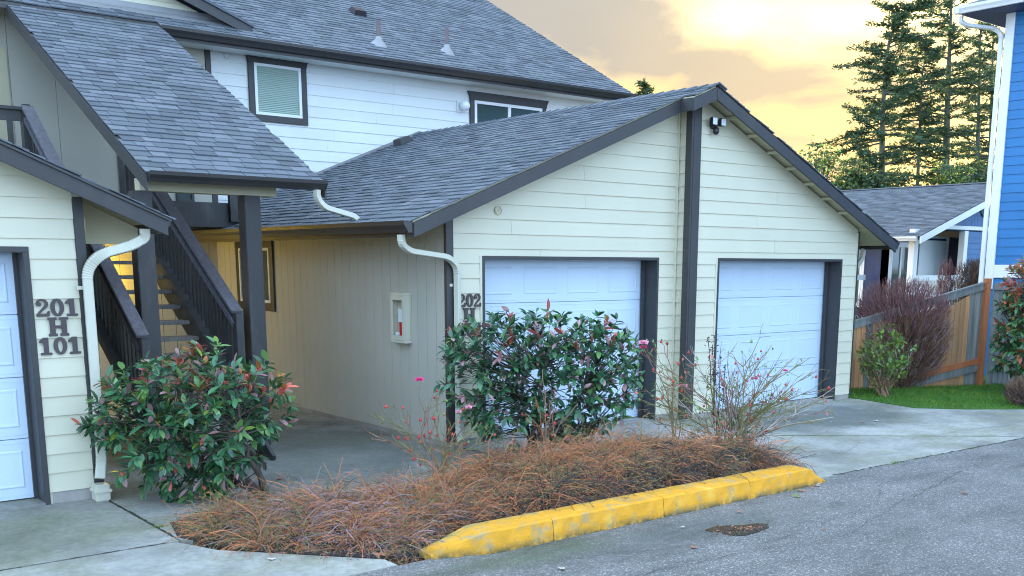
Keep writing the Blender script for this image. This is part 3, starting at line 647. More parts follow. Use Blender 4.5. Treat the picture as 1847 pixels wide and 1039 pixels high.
# left garage -------------------------------------------------------
YL = 9.775; XE = 3.43
zg = lambda x: 2.44+.43*(XE-x)
lg = thing('garage_building', 'cream garage at the left edge with a dark trimmed white door', 'garage', (0, YL, G))
siding(lg, M['cream'], 'Y', YL, -1, -4.0, 2.715, .0246, 28, planes=[(.43, 1, 2.44+.43*XE-.12)], holes=[(-1.0, 2.335, -1, 2.165)])
MB().prism([(2.322, G), (2.79, G), (2.79, zg(2.79)-.09), (-4, zg(-4)-.09), (-4, G), (-.98, G), (-.98, 2.14), (2.322, 2.14)], 'Y', YL+.001, YL+.1).build('wall', M['cream'], lg)
MB().box(2.74, 2.79, YL+.101, 14, G, zg(2.79)-.08).build('wall', M['cream'], lg)
MB().box(2.36, 2.70, YL-.004, YL+.0005, G-.02, .03).build('foundation', M['concretefoot'], lg)
MB().box(2.716, 2.80, YL-.028, YL+.09, .0, zg(2.8)-.12).build('corner_board', M['trim'], lg, bev=.003)
door_trim(lg, -1.0, 2.335, YL, 2.165, G+.002, tw=.05)
garage_door(lg, -.95, 2.285, YL+.22, G+.03, 2.13, 'white panelled door at the left edge')
MB().box(-.95, 2.29, YL-.03, YL+.26, G, G+.022).build('door_sill', M['concrete'], lg)
slope_panel(lg, -4, XE-.02, YL-.27, 14, zg)
barge(lg, ((XE, zg(XE)-.03), (-4, zg(-4)-.03)), YL-.305, h=.14)
MB().prism([(-4, zg(-4)-.035), (XE+.03, zg(XE+.03)-.035), (XE+.03, zg(XE+.03)-.012), (-4, zg(-4)-.012)], 'Y', YL-.325, YL-.3).build('drip_edge', M['gutter'], lg)
shingles(lg, (XE+.04, YL-.345, zg(XE+.04)-.010), (0, 1, 0), (-1, 0, .43), 2.2, 3.6, nind=60)
slope_panel(lg, 2.76, XE-.03, YL-.27, 14, lambda x: zg(x)-.055, th=.02, name='soffit')
MB().prism([(YL-.0, 2.30), (14, 2.30), (14, 2.42), (YL, 2.42)], 'X', 2.801, 2.815).build('frieze_board', M['beige_trim'], lg)
MB().prism([(2.76, 2.2), (XE-.05, 2.2+.0), (XE-.05, zg(XE)-.09), (2.76, zg(2.76)-.09)], 'Y', YL+.35, YL+.37).build('soffit_return', M['beige_trim'], lg)
MB().prism(gutter_prof(XE-.01, zg(XE)-.02, 1), 'Y', YL-.10, 14).build('gutter', M['gutter'], lg)
downspout(lg, [(3.27, YL-.16, 2.33), (3.27, YL-.16, 2.25), (3.15, YL-.155, 2.18), (2.87, YL-.13, 2.10), (2.775, YL-.08, 1.97), (2.775, YL-.08, .42), (2.775, YL-.08, .30), (2.735, YL-.13, .12)], (1, -.15, 0), w_=.088, h_=.07, r=.13)
MB().box(2.67, 2.80, YL-.20, YL-.06, G, .075).build('downspout_shoe', M['metal_cream'], lg, bev=.012)
MB().box(2.66, 2.81, YL-.215, YL-.045, .0, .028).build('downspout_shoe', M['metal_cream'], lg, bev=.006)
MB().box(2.69, 2.74, YL-.05, YL-.030, 1.80, 1.83).build('downspout_strap', M['metal_cream'], lg)

# house numbers in slab serif ---------------------------------------
def glyph(ch, x, z, w_, h_, y, d=.014):
    mb = MB(); Y0, Y1 = y-d, y
    def bx(a, b_, c, e, k=0): mb.box(x+a*w_, x+b_*w_, Y0-k*.0006, Y1, z+c*h_, z+e*h_)
    if ch == '1':
        bx(.10, .92, 0, .13); bx(.34, .70, .1301, 1.0, 1); mb.prism([(x+.05*w_, z+.70*h_), (x+.339*w_, z+.70*h_), (x+.339*w_, z+.999*h_), (x+.26*w_, z+.94*h_), (x+.06*w_, z+.82*h_)], 'Y', Y0, Y1)
    elif ch == 'H':
        for a in (0, .57):
            bx(a, a+.43, 0, .14); bx(a, a+.43, .86, 1); bx(a+.08, a+.34, .1401, .8599, 1)
        bx(.3401, .6499, .42, .57)
    elif ch == '0':
        n = 28; o_, i_ = [], []
        for k in range(n):
            t_ = 2*math.pi*k/n; o_.append((x+w_*(.5+.5*math.cos(t_)), z+h_*(.5+.51*math.sin(t_)))); i_.append((x+w_*(.5+.19*math.cos(t_)), z+h_*(.5+.36*math.sin(t_))))
        vs = [(a, Y0, b_) for a, b_ in o_]+[(a, Y0, b_) for a, b_ in i_]+[(a, Y1, b_) for a, b_ in o_]+[(a, Y1, b_) for a, b_ in i_]
        fs = []
        for k in range(n):
            j = (k+1) % n; fs += [(k, j, n+j, n+k), (2*n+k, 3*n+k, 3*n+j, 2*n+j), (k, 2*n+k, 2*n+j, j), (n+k, n+j, 3*n+j, 3*n+k)]
        mb.add(vs, fs)
    elif ch == '2':
        path = [(.16, .66, .15), (.12, .74, .17), (.16, .84, .13), (.30, .93, .10), (.48, .95, .10), (.68, .90, .14), (.80, .78, .18), (.80, .66, .19), (.70, .54, .17), (.52, .42, .13), (.34, .30, .12), (.20, .18, .12), (.14, .09, .14)]
        P = [Vector((a*w_, b_*h_)) for a, b_, _ in path]; n = len(P); Lf, Rt = [], []
        for k in range(n):
            dd = (P[min(k+1, n-1)]-P[max(k-1, 0)]).normalized(); nn = Vector((-dd.y, dd.x)); wv = path[k][2]*w_*.62
            Lf.append(P[k]+nn*wv); Rt.append(P[k]-nn*wv)
        for k in range(n-1):
            q = [Lf[k], Lf[k+1], Rt[k+1], Rt[k]]
            mb.prism([(x+v.x, z+v.y) for v in q], 'Y', Y0-.0004*(k % 3), Y1)
        mb.prism([(x+.02*w_, z+.0), (x+.95*w_, z-.0), (x+.99*w_, z+.30*h_), (x+.86*w_, z+.30*h_), (x+.78*w_, z+.17*h_), (x+.02*w_, z+.15*h_)], 'Y', Y0-.0018, Y1)
        mb.lathe([(0, -d-.002), (.17*w_, -d-.002), (.17*w_, 0)], (x+.24*w_, Y1, z+.70*h_), 12, axis='Y')
    return mb
def numbers(x0, x1, y, ztop, rows, label, step=.166, hh=.150):
    t = thing('house_number_sign', label, 'sign', ((x0+x1)/2, y, ztop-.5))
    for r, s in enumerate(rows):
        zz_ = ztop-hh-r*step; cw = .118
        if s == 'H': glyph('H', (x0+x1)/2-.085, zz_-.006, .165, hh+.012, y-.001, .012).build('letter', M['number'], t)
        else:
            tot = x1-x0; cw = tot/3*.93
            for k, ch in enumerate(s): glyph(ch, x0+k*tot/3+.004, zz_, cw, hh, y-.002).build('digit', M['number'], t)
    return t
numbers(2.345, 2.700, YL-.017, 1.725, ('201', 'H', '101'), 'brown slab serif 201 H 101 numbers on the left garage')
numbers(6.885, 7.215, YA-.017, 1.695, ('202', 'H', '102'), 'brown slab serif 202 H numbers between downspout and left door of the centre garage')

# ------------------------------------------------------------------ two storey building behind
YM = 16.5
mbld = thing('apartment_building', 'two storey white apartment building with a long grey shingle roof behind the garage', 'building', (9, YM, G))
CM = .176
WH = [(7.40, 8.41, 4.245, 5.29), (11.68, 13.50, 4.0, 5.13)]
siding(mbld, M['white_siding'], 'Y', YM, -1, 6.79, 15.2, 2.65, 16, c=CM, holes=[(7.38, 8.40, 4.25, 5.27), (11.69, 13.49, 3.9, 5.11)], planes=[(0, 1, 5.42)])
MB().box(6.3, 15.2, YM+.001, YM+.2, 2.3, 5.5).build('wall', M['white_siding'], mbld)
MB().box(15.2, 15.24, YM-.02, 23, G, 5.5).build('wall', M['white_siding'], mbld)
for a, b_ in ((-4, 3.9), (3.905, 4.49), (4.495, 5.9), (5.905, 6.70)):
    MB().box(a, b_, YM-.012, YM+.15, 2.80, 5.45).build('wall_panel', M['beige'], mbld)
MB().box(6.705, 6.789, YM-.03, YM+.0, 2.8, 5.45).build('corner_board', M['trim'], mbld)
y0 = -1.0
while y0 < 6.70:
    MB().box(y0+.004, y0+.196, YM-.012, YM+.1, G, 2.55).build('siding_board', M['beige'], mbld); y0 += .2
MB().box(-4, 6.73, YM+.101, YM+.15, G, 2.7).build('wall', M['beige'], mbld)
window(mbld, 'Y', YM-.012, -1, 7.49, 8.30, 4.365, 5.155, tw=.10, blind='blind', crown=True, fw=.045, tdepth=.035, label='square window with closed blinds')
window(mbld, 'Y', YM-.012, -1, 11.80, 13.42, 3.9, 5.0, tw=.10, crown=True, fw=.055, sash=12.62, tdepth=.035, label='wide sliding window half hidden by the garage ridge')
ring_plate(mbld, (7.06, YM-.016, 5.20), .052, M['white_siding'])
# upper landing door and window in shade under the canopy
MB().box(3.50, 3.88, YM-.03, YM-.013, 2.9, 4.9).build('entry_door', M['beige_trim'], mbld)
dd = MB().box(5.28, 5.80, YM-.035, YM-.013, 2.85, 3.75).build('shutter', M['stairpaint'], mbld)
window(mbld, 'Y', YM-.012, -1, 6.12, 6.40, 2.95, 3.6, trim=None, frame='trim', fw=.04)
# entrance recess, lit
window(mbld, 'Y', YM-.012, -1, 4.4, 5.1, .9, 1.9, trim=None, frame='beige_trim', fw=.04)
# roof
SM = .53; zm = lambda y: 5.42+SM*(y-16.0)
MB().prism([(15.95, zm(15.95)-.06), (23.3, zm(23.3)-.06), (23.3, zm(23.3)-.005), (15.95, zm(15.95)-.005)], 'X', -6, 15.38).build('roof_deck', M['trim'], mbld)
MB().prism([(23.3, zm(23.3)-.06), (31, zm(23.3)-.06-7.7*SM), (31, zm(23.3)-7.7*SM), (23.3, zm(23.3)-.005)], 'X', -6, 15.38).build('roof_deck', M['shingle'], mbld)
lm = math.hypot(1, SM)
shingles(mbld, (5.84, 15.93, zm(15.93)), (1, 0, 0), (0, 1, SM), 15.42-5.84, 6.6, wr=(.16, .30), nind=300, vis=lambda c: c.z > 5.7 or True)
shingles(mbld, (-1.0, 16.05, zm(16.05)), (1, 0, 0), (0, 1, SM), 5.84+1.0, 1.6, wr=(.16, .30), nind=0)
MB().prism([(15.94, zm(15.94)-.17), (23.3, zm(23.3)-.17), (23.3, zm(23.3)-.012), (15.94, zm(15.94)-.012)], 'X', 15.385, 15.41).build('barge_board', M['trim'], mbld)
MB().prism(gutter_prof(15.945, zm(15.95)+.0, -1), 'X', 5.835, 15.42).build('gutter', M['gutter'], mbld)
MB().box(5.9, 15.38, 15.946, 15.97, zm(15.95)-.17, zm(15.95)-.02).build('fascia', M['trim'], mbld)
MB().box(5.9, 15.38, 15.971, YM-.02, zm(15.95)-.145, zm(15.95)-.125).build('soffit', M['white_siding'], mbld)
nm = Vector((0, -SM, 1)).normalized()
hood(mbld, (10.35, 18.05, zm(18.05)+.01), (0, 1, SM), nm)
def roofpipe(x, y, h):
    z = zm(y)
    p = MB().lathe([(.16, .0), (.12, .03), (.06, .09), (.05, .14), (.035, .14)], (x, y, z), 14); 
    for i, v in enumerate(p.v): p.v[i] = (v[0], v[1], v[2]+(v[1]-y)*SM*max(0, 1-(v[2]-z)/.1))
    f = p.build('pipe_boot', M['flash'], mbld, smooth=True)
    MB().lathe([(.038, 0), (.038, h), (.03, h), (.03, h-.02), (0, h-.02)], (x, y, z), 12).build('vent_pipe', M['pipe'], mbld, smooth=True)
roofpipe(9.87, 16.60, .40); roofpipe(11.40, 16.76, .42)
# dormer gable on the left of the roof
zd = lambda x: 5.64+.36*(7.33-x)
MB().prism([(2.4, 5.4), (7.2, 5.4), (7.2, zd(7.2)-.10), (4.7, zd(4.7)-.10), (2.4, zd(4.7)-.9)], 'Y', 16.50, 16.56).build('dormer_wall', M['cream'], mbld)
siding(mbld, M['cream'], 'Y', 16.50, -1, 3.0, 7.2, 5.50, 7, c=CM, planes=[(.36, 1, 5.64+.36*7.33-.12)])
MB().prism([(7.40, zd(7.4)-.13), (4.7, zd(4.7)-.13), (4.7, zd(4.7)+.03), (7.40, zd(7.4)+.03)], 'Y', 16.25, 16.28).build('barge_board', M['trim'], mbld)
MB().prism([(7.42, zd(7.42)+.02), (4.7, zd(4.7)+.02), (4.7, zd(4.7)+.06), (7.42, zd(7.42)+.06)], 'Y', 16.22, 19.5).build('dormer_roof', M['shingle'], mbld)
MB().prism([(16.28, zm(16.28)+.018), (16.49, zm(16.49)+.018), (16.49, zm(16.49)+.10), (16.47, zm(16.47)+.03)], 'X', 2.6, 7.3).build('roof_flashing', M['flash'], mbld)
# globe wall lamp
gl = thing('globe_wall_lamp', 'round white globe lamp on the white wall beside the wide window', 'wall lamp', (11.50, YM-.03, 4.86))
MB().box(11.41, 11.56, YM-.035, YM-.012, 4.76, 4.96).build('mount_plate', M['white'], gl, bev=.004)
MB().lathe([(0, -.095), (.05, -.085), (.085, -.045), (.095, 0), (.085, .045), (.05, .085), (0, .095)], (11.52, YM-.13, 4.87), 18).build('globe', M['globe'], gl, smooth=True)
MB().bar((11.52, YM-.04, 4.87), (11.52, YM-.08, 4.87), .05, .05).build('stem', M['white'], gl)

# ------------------------------------------------------------------ stair canopy
SCN = .503; YC = 11.15; zc_ = lambda y: 2.955+SCN*(y-YC)
XL, XRc = 3.84, 5.83
can = thing('stair_canopy', 'grey shingled lean-to roof on dark posts above the outdoor stairs', 'canopy', (4.8, YC, G))
MB().prism([(YC, zc_(YC)-.06), (16.0, zc_(16)-.06), (16.0, zc_(16)-.005), (YC, zc_(YC)-.005)], 'X', XL, XRc).build('roof_deck', M['trim'], can)
shingles(can, (XL-.02, YC-.04, zc_(YC-.04)), (1, 0, 0), (0, 1, SCN), XRc-XL+.04, (16.0-YC+.04)*math.hypot(1, SCN), wr=(.15, .29))
for xx in (XL-.028, XRc+.002):
    MB().prism([(YC-.06, zc_(YC-.06)-.17), (15.95, zc_(15.95)-.17), (15.95, zc_(15.95)-.008), (YC-.06, zc_(YC-.06)-.008)], 'X', xx, xx+.026).build('barge_board', M['trim'], can, bev=.003)
MB().box(XL+.0, XRc, YC-.03, YC-.004, zc_(YC)-.105, zc_(YC)-.02).build('fascia', M['trim'], can)
MB().prism(gutter_prof(YC-.032, zc_(YC)+.0, -1, .108), 'X', XL+.0, XRc+.01).build('gutter', M['gutter'], can)
MB().box(3.86, 5.39, YC+.255, YC+.42, 2.775, 2.905).build('beam', M['beige_trim'], can, bev=.004)
for xa in (3.79, 5.005):
    MB().box(xa, xa+.19, YC+.26, YC+.45, G, 2.773).build('post', M['stairpaint'], can, bev=.006)
downspout(can, [(5.72, YC-.09, 2.85), (5.72, YC-.09, 2.76), (5.80, YC-.09, 2.66), (6.17, YC-.12, 2.57), (6.24, YC-.12, 2.50)], (.3, -1, 0), w_=.075)

# ------------------------------------------------------------------ staircase
st = thing('staircase', 'dark painted open riser outdoor staircase with slatted railings climbing to the upper landing', 'stairs', (4.2, 10.7, G))
zs = lambda y: 1.994+.66*(y-13.60)
for i in range(15):
    z = G+.177*(i+1); y = 13.60+(z-1.994)/.66
    MB().box(3.74, 4.76, y, y+.29, z-.045, z).build('tread', M['greytread'] if 'greytread' in M else M['stairpaint'], st, bev=.005)
for x_ in (3.70, 4.765):
    MB().prism([(10.55, zs(10.55)-.24), (14.75, zs(14.75)-.30), (14.75, zs(14.75)+.05), (10.45, zs(10.45)+.06)], 'X', x_, x_+.038).build('stringer', M['stairpaint'], st)
def railing(x, ya, yb, zf, bot, n):
    MB().bar((x, ya, zf(ya)-.02), (x, yb, zf(yb)-.02), .135, .036).build('handrail', M['capwood'], st, bev=.004)
    MB().bar((x-.045, ya, zf(ya)-.16), (x-.045, yb, zf(yb)-.16), .03, .05).build('side_rail', M['capwood'], st)
    MB().bar((x+.0, ya, zf(ya)-.085), (x, yb, zf(yb)-.085), .04, .085).build('top_rail', M['stairpaint'], st)
    MB().bar((x-.04, ya, zf(ya)-bot), (x-.04, yb, zf(yb)-bot), .15, .08).build('bottom_rail', M['stairpaint'], st)
    for i in range(n):
        y = ya+.08+(yb-ya-.16)*i/(n-1)
        MB().box(x-.019, x+.019, y-.025, y+.025, zf(y)-bot+.02, zf(y)-.10).build('baluster', M['stairpaint'], st)
zlr = lambda y: 1.37+.715*(y-11.1)
zrr = lambda y: 1.33+.655*(y-11.16)
railing(3.65, 11.0, 14.72, zlr, .86, 30); railing(4.86, 11.42, 14.75, zrr, .86, 28)
for x_, y, z in ((4.86, 11.40, 1.5), (3.65, 10.96, 1.28), (3.65, 14.78, 4.0), (4.86, 14.80, 3.75)):
    MB().box(x_-.045, x_+.045, y-.045, y+.045, G if z < 2 else 2.6, z-.03).build('newel_post', M['stairpaint'], st, bev=.004)
land = thing('stair_landing', 'dark upper landing with beam and slatted railing in front of the upstairs entrance', 'landing', (4.5, 15.3, 2.5))
MB().box(2.0, 6.30, 14.76, 16.46, 2.72, 2.85).build('deck', M['stairpaint'], land)
MB().box(2.0, 6.32, 14.70, 14.755, 2.52, 2.86).build('beam', M['stairpaint'], land)
MB().box(6.305, 6.35, 14.76, 16.4, 2.52, 2.86).build('beam', M['stairpaint'], land)
for (xa, xb_) in ((1.5, 3.65), (4.92, 6.28)):
    zt = 3.93 if xa < 3 else 3.72
    MB().box(xa, xb_+.08, 14.70, 14.82, zt-.04, zt).build('handrail', M['stairpaint'], land, bev=.004)
    MB().box(xa, xb_, 14.74, 14.78, zt-.17, zt-.045).build('top_rail', M['stairpaint'], land)
    MB().box(xa, xb_, 14.73, 14.79, 2.97, 3.03).build('bottom_rail', M['stairpaint'], land)
    n = int((xb_-xa)/.15)
    for i in range(n):
        x_ = xa+.05+i*(xb_-xa-.1)/(n-1)
        if abs(x_-3.65) > .1: MB().box(x_-.03, x_+.03, 14.741, 14.779, 3.031, zt-.171).build('baluster', M['stairpaint'], land)
MB().box(6.20, 6.36, 14.62, 14.70, 2.6, 3.45).build('post', M['stairpaint'], land)
MB().box(3.58, 3.72, 14.68, 14.82, 2.8, 3.92).build('newel_post', M['stairpaint'], land)
# warm porch lamp under the landing (its light shows on the wall behind the stairs)
pl = thing('porch_lamp', 'lit warm wall lamp behind the stairs under the landing', 'lamp', (4.75, 16.4, 1.9))
m, t, b = nmat('lit_lamp_glass'); b.inputs['Emission Color'].default_value = (1, .62, .12, 1); b.inputs['Emission Strength'].default_value = 12; M['lit'] = m
MB().lathe([(0, -.10), (.06, -.09), (.10, -.05), (.11, 0)], (4.75, 16.28, 1.95), 16).build('globe', m, pl, smooth=True)
MB().box(4.68, 4.82, 16.27, 16.485, 1.952, 2.00).build('base_plate', M['white'], pl)
ld = bpy.data.lights.new('lamp_bulb', 'POINT'); ld.energy = 5.5; ld.color = (1, .70, .05); ld.shadow_soft_size = .1
lo = bpy.data.objects.new('lamp_bulb', ld); C.objects.link(lo); lo.location = (4.75, 16.12, 1.80); setp(lo, pl)

# ------------------------------------------------------------------ yellow kerb
def kerb():
    t = thing('parking_kerb', 'worn yellow painted concrete kerb edging the planting bed', 'kerb', (6.3, 6.2, G))
    cuts = [4.02, 5.055, 6.29, 7.43, 8.62]; q = random.Random(3)
    def sect(x):
        k = 1.0
        if x < 4.44: k = max(.16, .16+.84*(x-4.02)/.42)
        if x > 8.36: k = max(.12, (8.62-x)/.26)
        h = .170*k; yo = 0
        if x < 4.5: yo = (4.5-x)*.34
        fw = .32*(.55+.45*k)
        j = lambda s=.004: q.uniform(-s, s)
        y0 = 6.03+yo+(.02 if x > 8.4 else 0)
        return [(x+j(.002), y0+j(), G-.02), (x+j(.002), y0+.010+j(.006), G+h*.5+j()), (x, y0+.022+j(), G+h*.93+j(.003)), (x, y0+.045+j(.003), G+h+j(.002)), (x, y0+fw-.05+j(.003), G+h+.004+j(.002)), (x, y0+fw-.015+j(), G+h*.85), (x, y0+fw, G-.02)]
    for a, b_ in zip(cuts, cuts[1:]):
        xs = [a+.004+(b_-a-.008)*i/16 for i in range(17)]; S = [sect(x) for x in xs]; mb = MB()
        for sct in S: mb.v += sct
        for i in range(16):
            for j in range(6): mb.f.append((i*7+j, i*7+j+1, (i+1)*7+j+1, (i+1)*7+j)); mb.mi.append(0)
        mb.f.append(tuple(range(7))); mb.f.append(tuple(16*7+6-j for j in range(7))); mb.mi += [0, 0]
        mb.build('kerb_section', M['yellow'], t)
    MB().box(4.65, 8.4, 6.08, 6.31, G-.02, G+.01).build('joint_fill', M['crack'], t)
kerb()

# ------------------------------------------------------------------ planting bed
BED = [(2.92, 8.45), (2.80, 7.95), (2.98, 7.40), (3.35, 6.88), (3.72, 6.46), (4.10, 6.34), (5.2, 6.32), (6.8, 6.33), (8.55, 6.33), (8.80, 6.55), (8.55, 6.95), (7.9, 7.5), (7.0, 7.98), (6.2, 8.10), (5.2, 7.98), (4.4, 8.05), (3.7, 8.42), (3.2, 8.50)]
def inside(x, y, P=BED):
    c = False; n = len(P)
    for i in range(n):
        (x1, y1), (x2, y2) = P[i], P[(i+1) % n]
        if (y1 > y) != (y2 > y) and x < (x2-x1)*(y-y1)/(y2-y1)+x1: c = not c
    return c
def edged(x, y, P=BED):
    m_ = 9
    for i in range(len(P)):
        a, b_ = Vector(P[i]), Vector(P[(i+1) % len(P)]); p = Vector((x, y)); d = b_-a; k = max(0, min(1, (p-a).dot(d)/d.length_squared)); m_ = min(m_, (p-a-d*k).length)
    return m_
def moundh(x, y):
    e = edged(x, y); k = min(1, e/.42); k = math.sin(k*math.pi/2)**.8
    amp = .17+.23*max(0, min(1, (x-4.4)/2.0)); amp *= 1-.25*max(0, min(1, (x-8.0)/.6))
    return G-.01+amp*k*(.88+.35*noise.noise(Vector((x*1.7, y*1.7, 0)))+.28*noise.noise(Vector((x*4.3, y*4.3, 7))))
bed = MB(); xs = [2.7+i*.09 for i in range(70)]; ys = [6.2+i*.09 for i in range(33)]; idx = {}
for x in xs:
    for y in ys:
        if inside(x, y): idx[(round(x, 3), round(y, 3))] = len(bed.v); bed.v.append((x, y, moundh(x, y)-.05))
for i in range(len(xs)-1):
    for j in range(len(ys)-1):
        k = [idx.get((round(xs[p], 3), round(ys[q], 3))) for p, q in ((i, j), (i+1, j), (i+1, j+1), (i, j+1))]
        if None not in k: bed.f.append(tuple(k)); bed.mi.append(0)
bed.build('planting_bed', M['soil'], smooth=True, kind='structure')
MB().prism([(p[0], p[1]) for p in BED], 'Z', G-.06, G+.006).build('bed_soil', M['soil'], kind='structure')
# dense arching dwarf shrub covering the bed
def rv0(q, s_): return Vector((q.uniform(-s_, s_), q.uniform(-s_, s_), q.uniform(-s_, s_)))
def groundcover():
    centres = []; q = random.Random(19)
    while len(centres) < 95:
        x, y = q.uniform(2.9, 8.7), q.uniform(6.42, 8.8)
        if inside(x, y) and edged(x, y) > .12 and all((x-a)**2+(y-b_)**2 > .018 for a, b_ in centres): centres.append((x, y))
    q = random.Random(11); mb = MB(); V = mb.v; F = mb.f; MI = mb.mi
    cnt = 0
    while cnt < 30000:
        x, y = q.uniform(2.75, 8.85), q.uniform(6.25, 9.0)
        if not inside(x, y): continue
        e = edged(x, y)
        if e > .5 and q.random() < .25: continue
        cnt += 1
        z = moundh(x, y)-.06+q.uniform(-.02, .04); an = q.uniform(0, 2*math.pi); clump = cnt % 2 == 0
        if clump:
            cx_, cy_ = q.choice(centres); cz_ = moundh(cx_, cy_)-.14; x, y, z = cx_+q.gauss(0, .035), cy_+q.gauss(0, .035), cz_+.02
        if y < 7.2 and q.random() < .45: an = q.uniform(-2.6, -.5)
        lilac = .5*max(0, min(1, (5.0-x)/.9))*(1 if 3.35 < x else .25)*(1 if y < 7.7 else .5); green = noise.noise(Vector((x*2.2, y*2.2, 5)))
        r = q.random()
        dk = (y < 6.75 and x > 4.3 and r < .6) or r < .12
        mi = 2 if dk else (1 if r < .15+.6*lilac else (3 if r > .93 else 0))
        if mi == 0 and (green > .12 or x < 3.3) and q.random() < .5: mi = 4
        ln = q.choice([q.uniform(.06, .18), q.uniform(.06, .18), q.uniform(.15, .34)]); up = q.uniform(.15, 1.3); n = 3; rad = q.uniform(.0008, .0019)
        if clump: ln = q.uniform(.22, .42); up = q.uniform(.5, 2.4); n = 4; rad = q.choice([q.uniform(.0009, .0018), q.uniform(.001, .002), q.uniform(.002, .0042)])
        d = Vector((math.cos(an), math.sin(an), up)).normalized(); p = Vector((x, y, z)); side = Vector((-math.sin(an), math.cos(an), 0))
        k0 = len(V); pts = [p.copy()]
        for s_ in range(n+1):
            d = (d+Vector((q.uniform(-.45, .45), q.uniform(-.45, .45), q.uniform(-.6, -.05)))).normalized(); p = p+d*ln/n; pts.append(p.copy())
        for i, pt in enumerate(pts):
            w_ = rad*(1-.5*i/len(pts)); V.append(tuple(pt+side*w_)); V.append(tuple(pt-side*w_)); V.append(tuple(pt+Vector((0, 0, 1.6*w_))))
        for i in range(len(pts)-1):
            for a, b_ in ((0, 1), (1, 2), (2, 0)): F.append((k0+i*3+a, k0+i*3+b_, k0+i*3+3+b_, k0+i*3+3+a)); MI.append(mi)
        nl = q.randint(4, 11) if mi in (0, 4, 2, 3) else q.randint(0, 3)
        for _ in range(nl):
            i_ = q.randint(1, len(pts)-1); pt = pts[i_-1].lerp(pts[i_], q.random())+rv0(q, .006); a1 = Vector((q.uniform(-1, 1), q.uniform(-1, 1), q.uniform(-.3, 1))).normalized(); a2 = a1.orthogonal().normalized(); sz = q.uniform(.004, .009)
            k1 = len(V); V.extend([tuple(pt), tuple(pt+a1*sz+a2*sz*.5), tuple(pt+a1*sz*2), tuple(pt+a1*sz-a2*sz*.5)]); F.append((k1, k1+1, k1+2, k1+3))
            rr = q.random(); MI.append(2 if dk and rr < .5 else (5 if rr < .3 else 6 if rr < .56 else 0 if rr < .74 else 9 if rr < .82 else 7))
        if q.random() < .05 and not dk:
            pt = pts[q.randint(2, len(pts)-1)]; k1 = len(V); sz = q.uniform(.0045, .0065)
            V.extend([tuple(pt+Vector(v)*sz) for v in ((1, 0, 0), (0, 1, 0), (-1, 0, 0), (0, -1, 0), (0, 0, 1), (0, 0, -1))])
            for a, b_ in ((0, 1), (1, 2), (2, 3), (3, 0)): F.append((k1+a, k1+b_, k1+4)); F.append((k1+b_, k1+a, k1+5)); MI.extend([8, 8])
    mats = [M['tw_o'], M['tw_g'], M['tw_k'], M['tw_b'], M['canegreen'], M['leaf_g2'], M['leaf_o'], M['leaf_d'], M['berry'], M['leaf_y']]
    link('ground_cover', mb.mesh('ground_cover', mats), None, label='tangled orange brown dwarf shrub with red berries filling the bed', cat='ground cover', kind='stuff')
groundcover()

# ------------------------------------------------------------------ leafy shrubs
def leaf_tpl(L, W, fold=.25, curl=.12):
    st_ = [(0, .03), (.18, .55), (.45, .98), (.75, .78), (1, .04)]; v, f = [], []
    for t_, w_ in st_:
        zc2 = -curl*L*t_*t_; hw = W/2*w_
        v += [(t_*L, -hw, zc2+fold*hw), (t_*L, 0, zc2), (t_*L, hw, zc2+fold*hw)]
    for i in range(len(st_)-1):
        f += [(i*3, i*3+1, i*3+4, i*3+3), (i*3+1, i*3+2, i*3+5, i*3+4)]
    return v, f
TPL = [leaf_tpl(.085, .036), leaf_tpl(.10, .040, .18, .2), leaf_tpl(.07, .033, .35, .05), leaf_tpl(.035, .018, .2, .1)]
LMESH = {}
def lmesh(k, m_):
    if (k, m_) not in LMESH:
        v, f = TPL[k]; LMESH[(k, m_)] = MB().add(v, f).mesh('leaf', M[m_], True)
    return LMESH[(k, m_)]
def place_leaves(parent, leaves, nind=300, name='leaf'):
    leaves.sort(key=lambda q: (q[0].translation-CAM).length+q[3])
    for mt, k, m_, _ in leaves[:nind]: link(name, lmesh(k, m_), parent, mat=mt)
    rest = leaves[nind:]
    if rest:
        mats = sorted({m_ for _, _, m_, _ in rest}); mb = MB()
        for mt, k, m_, _ in rest:
            v, f = TPL[k]; mb.add([mt @ Vector(q) for q in v], f, mats.index(m_))
        link('foliage', mb.mesh('foliage', [M[m_] for m_ in mats], True), parent, kind='stuff')
def lmat(p, d, up, s=1):
    d = d.normalized(); y = up.cross(d)
    if y.length < 1e-3: y = d.orthogonal()
    y.normalize(); z = d.cross(y)
    return Matrix(((d.x*s, y.x*s, z.x*s, p.x), (d.y*s, y.y*s, z.y*s, p.y), (d.z*s, y.z*s, z.z*s, p.z), (0, 0, 0, 1)))
def rv(q, s=1): return Vector((q.uniform(-s, s), q.uniform(-s, s), q.uniform(-s, s)))
def curve_pts(a, b_, q, n=6, j=.03, sag=0):
    a, b_ = Vector(a), Vector(b_); return [a.lerp(b_, i/n)+(rv(q, j) if 0 < i < n else Vector())+Vector((0, 0, sag*math.sin(math.pi*i/n))) for i in range(n+1)]
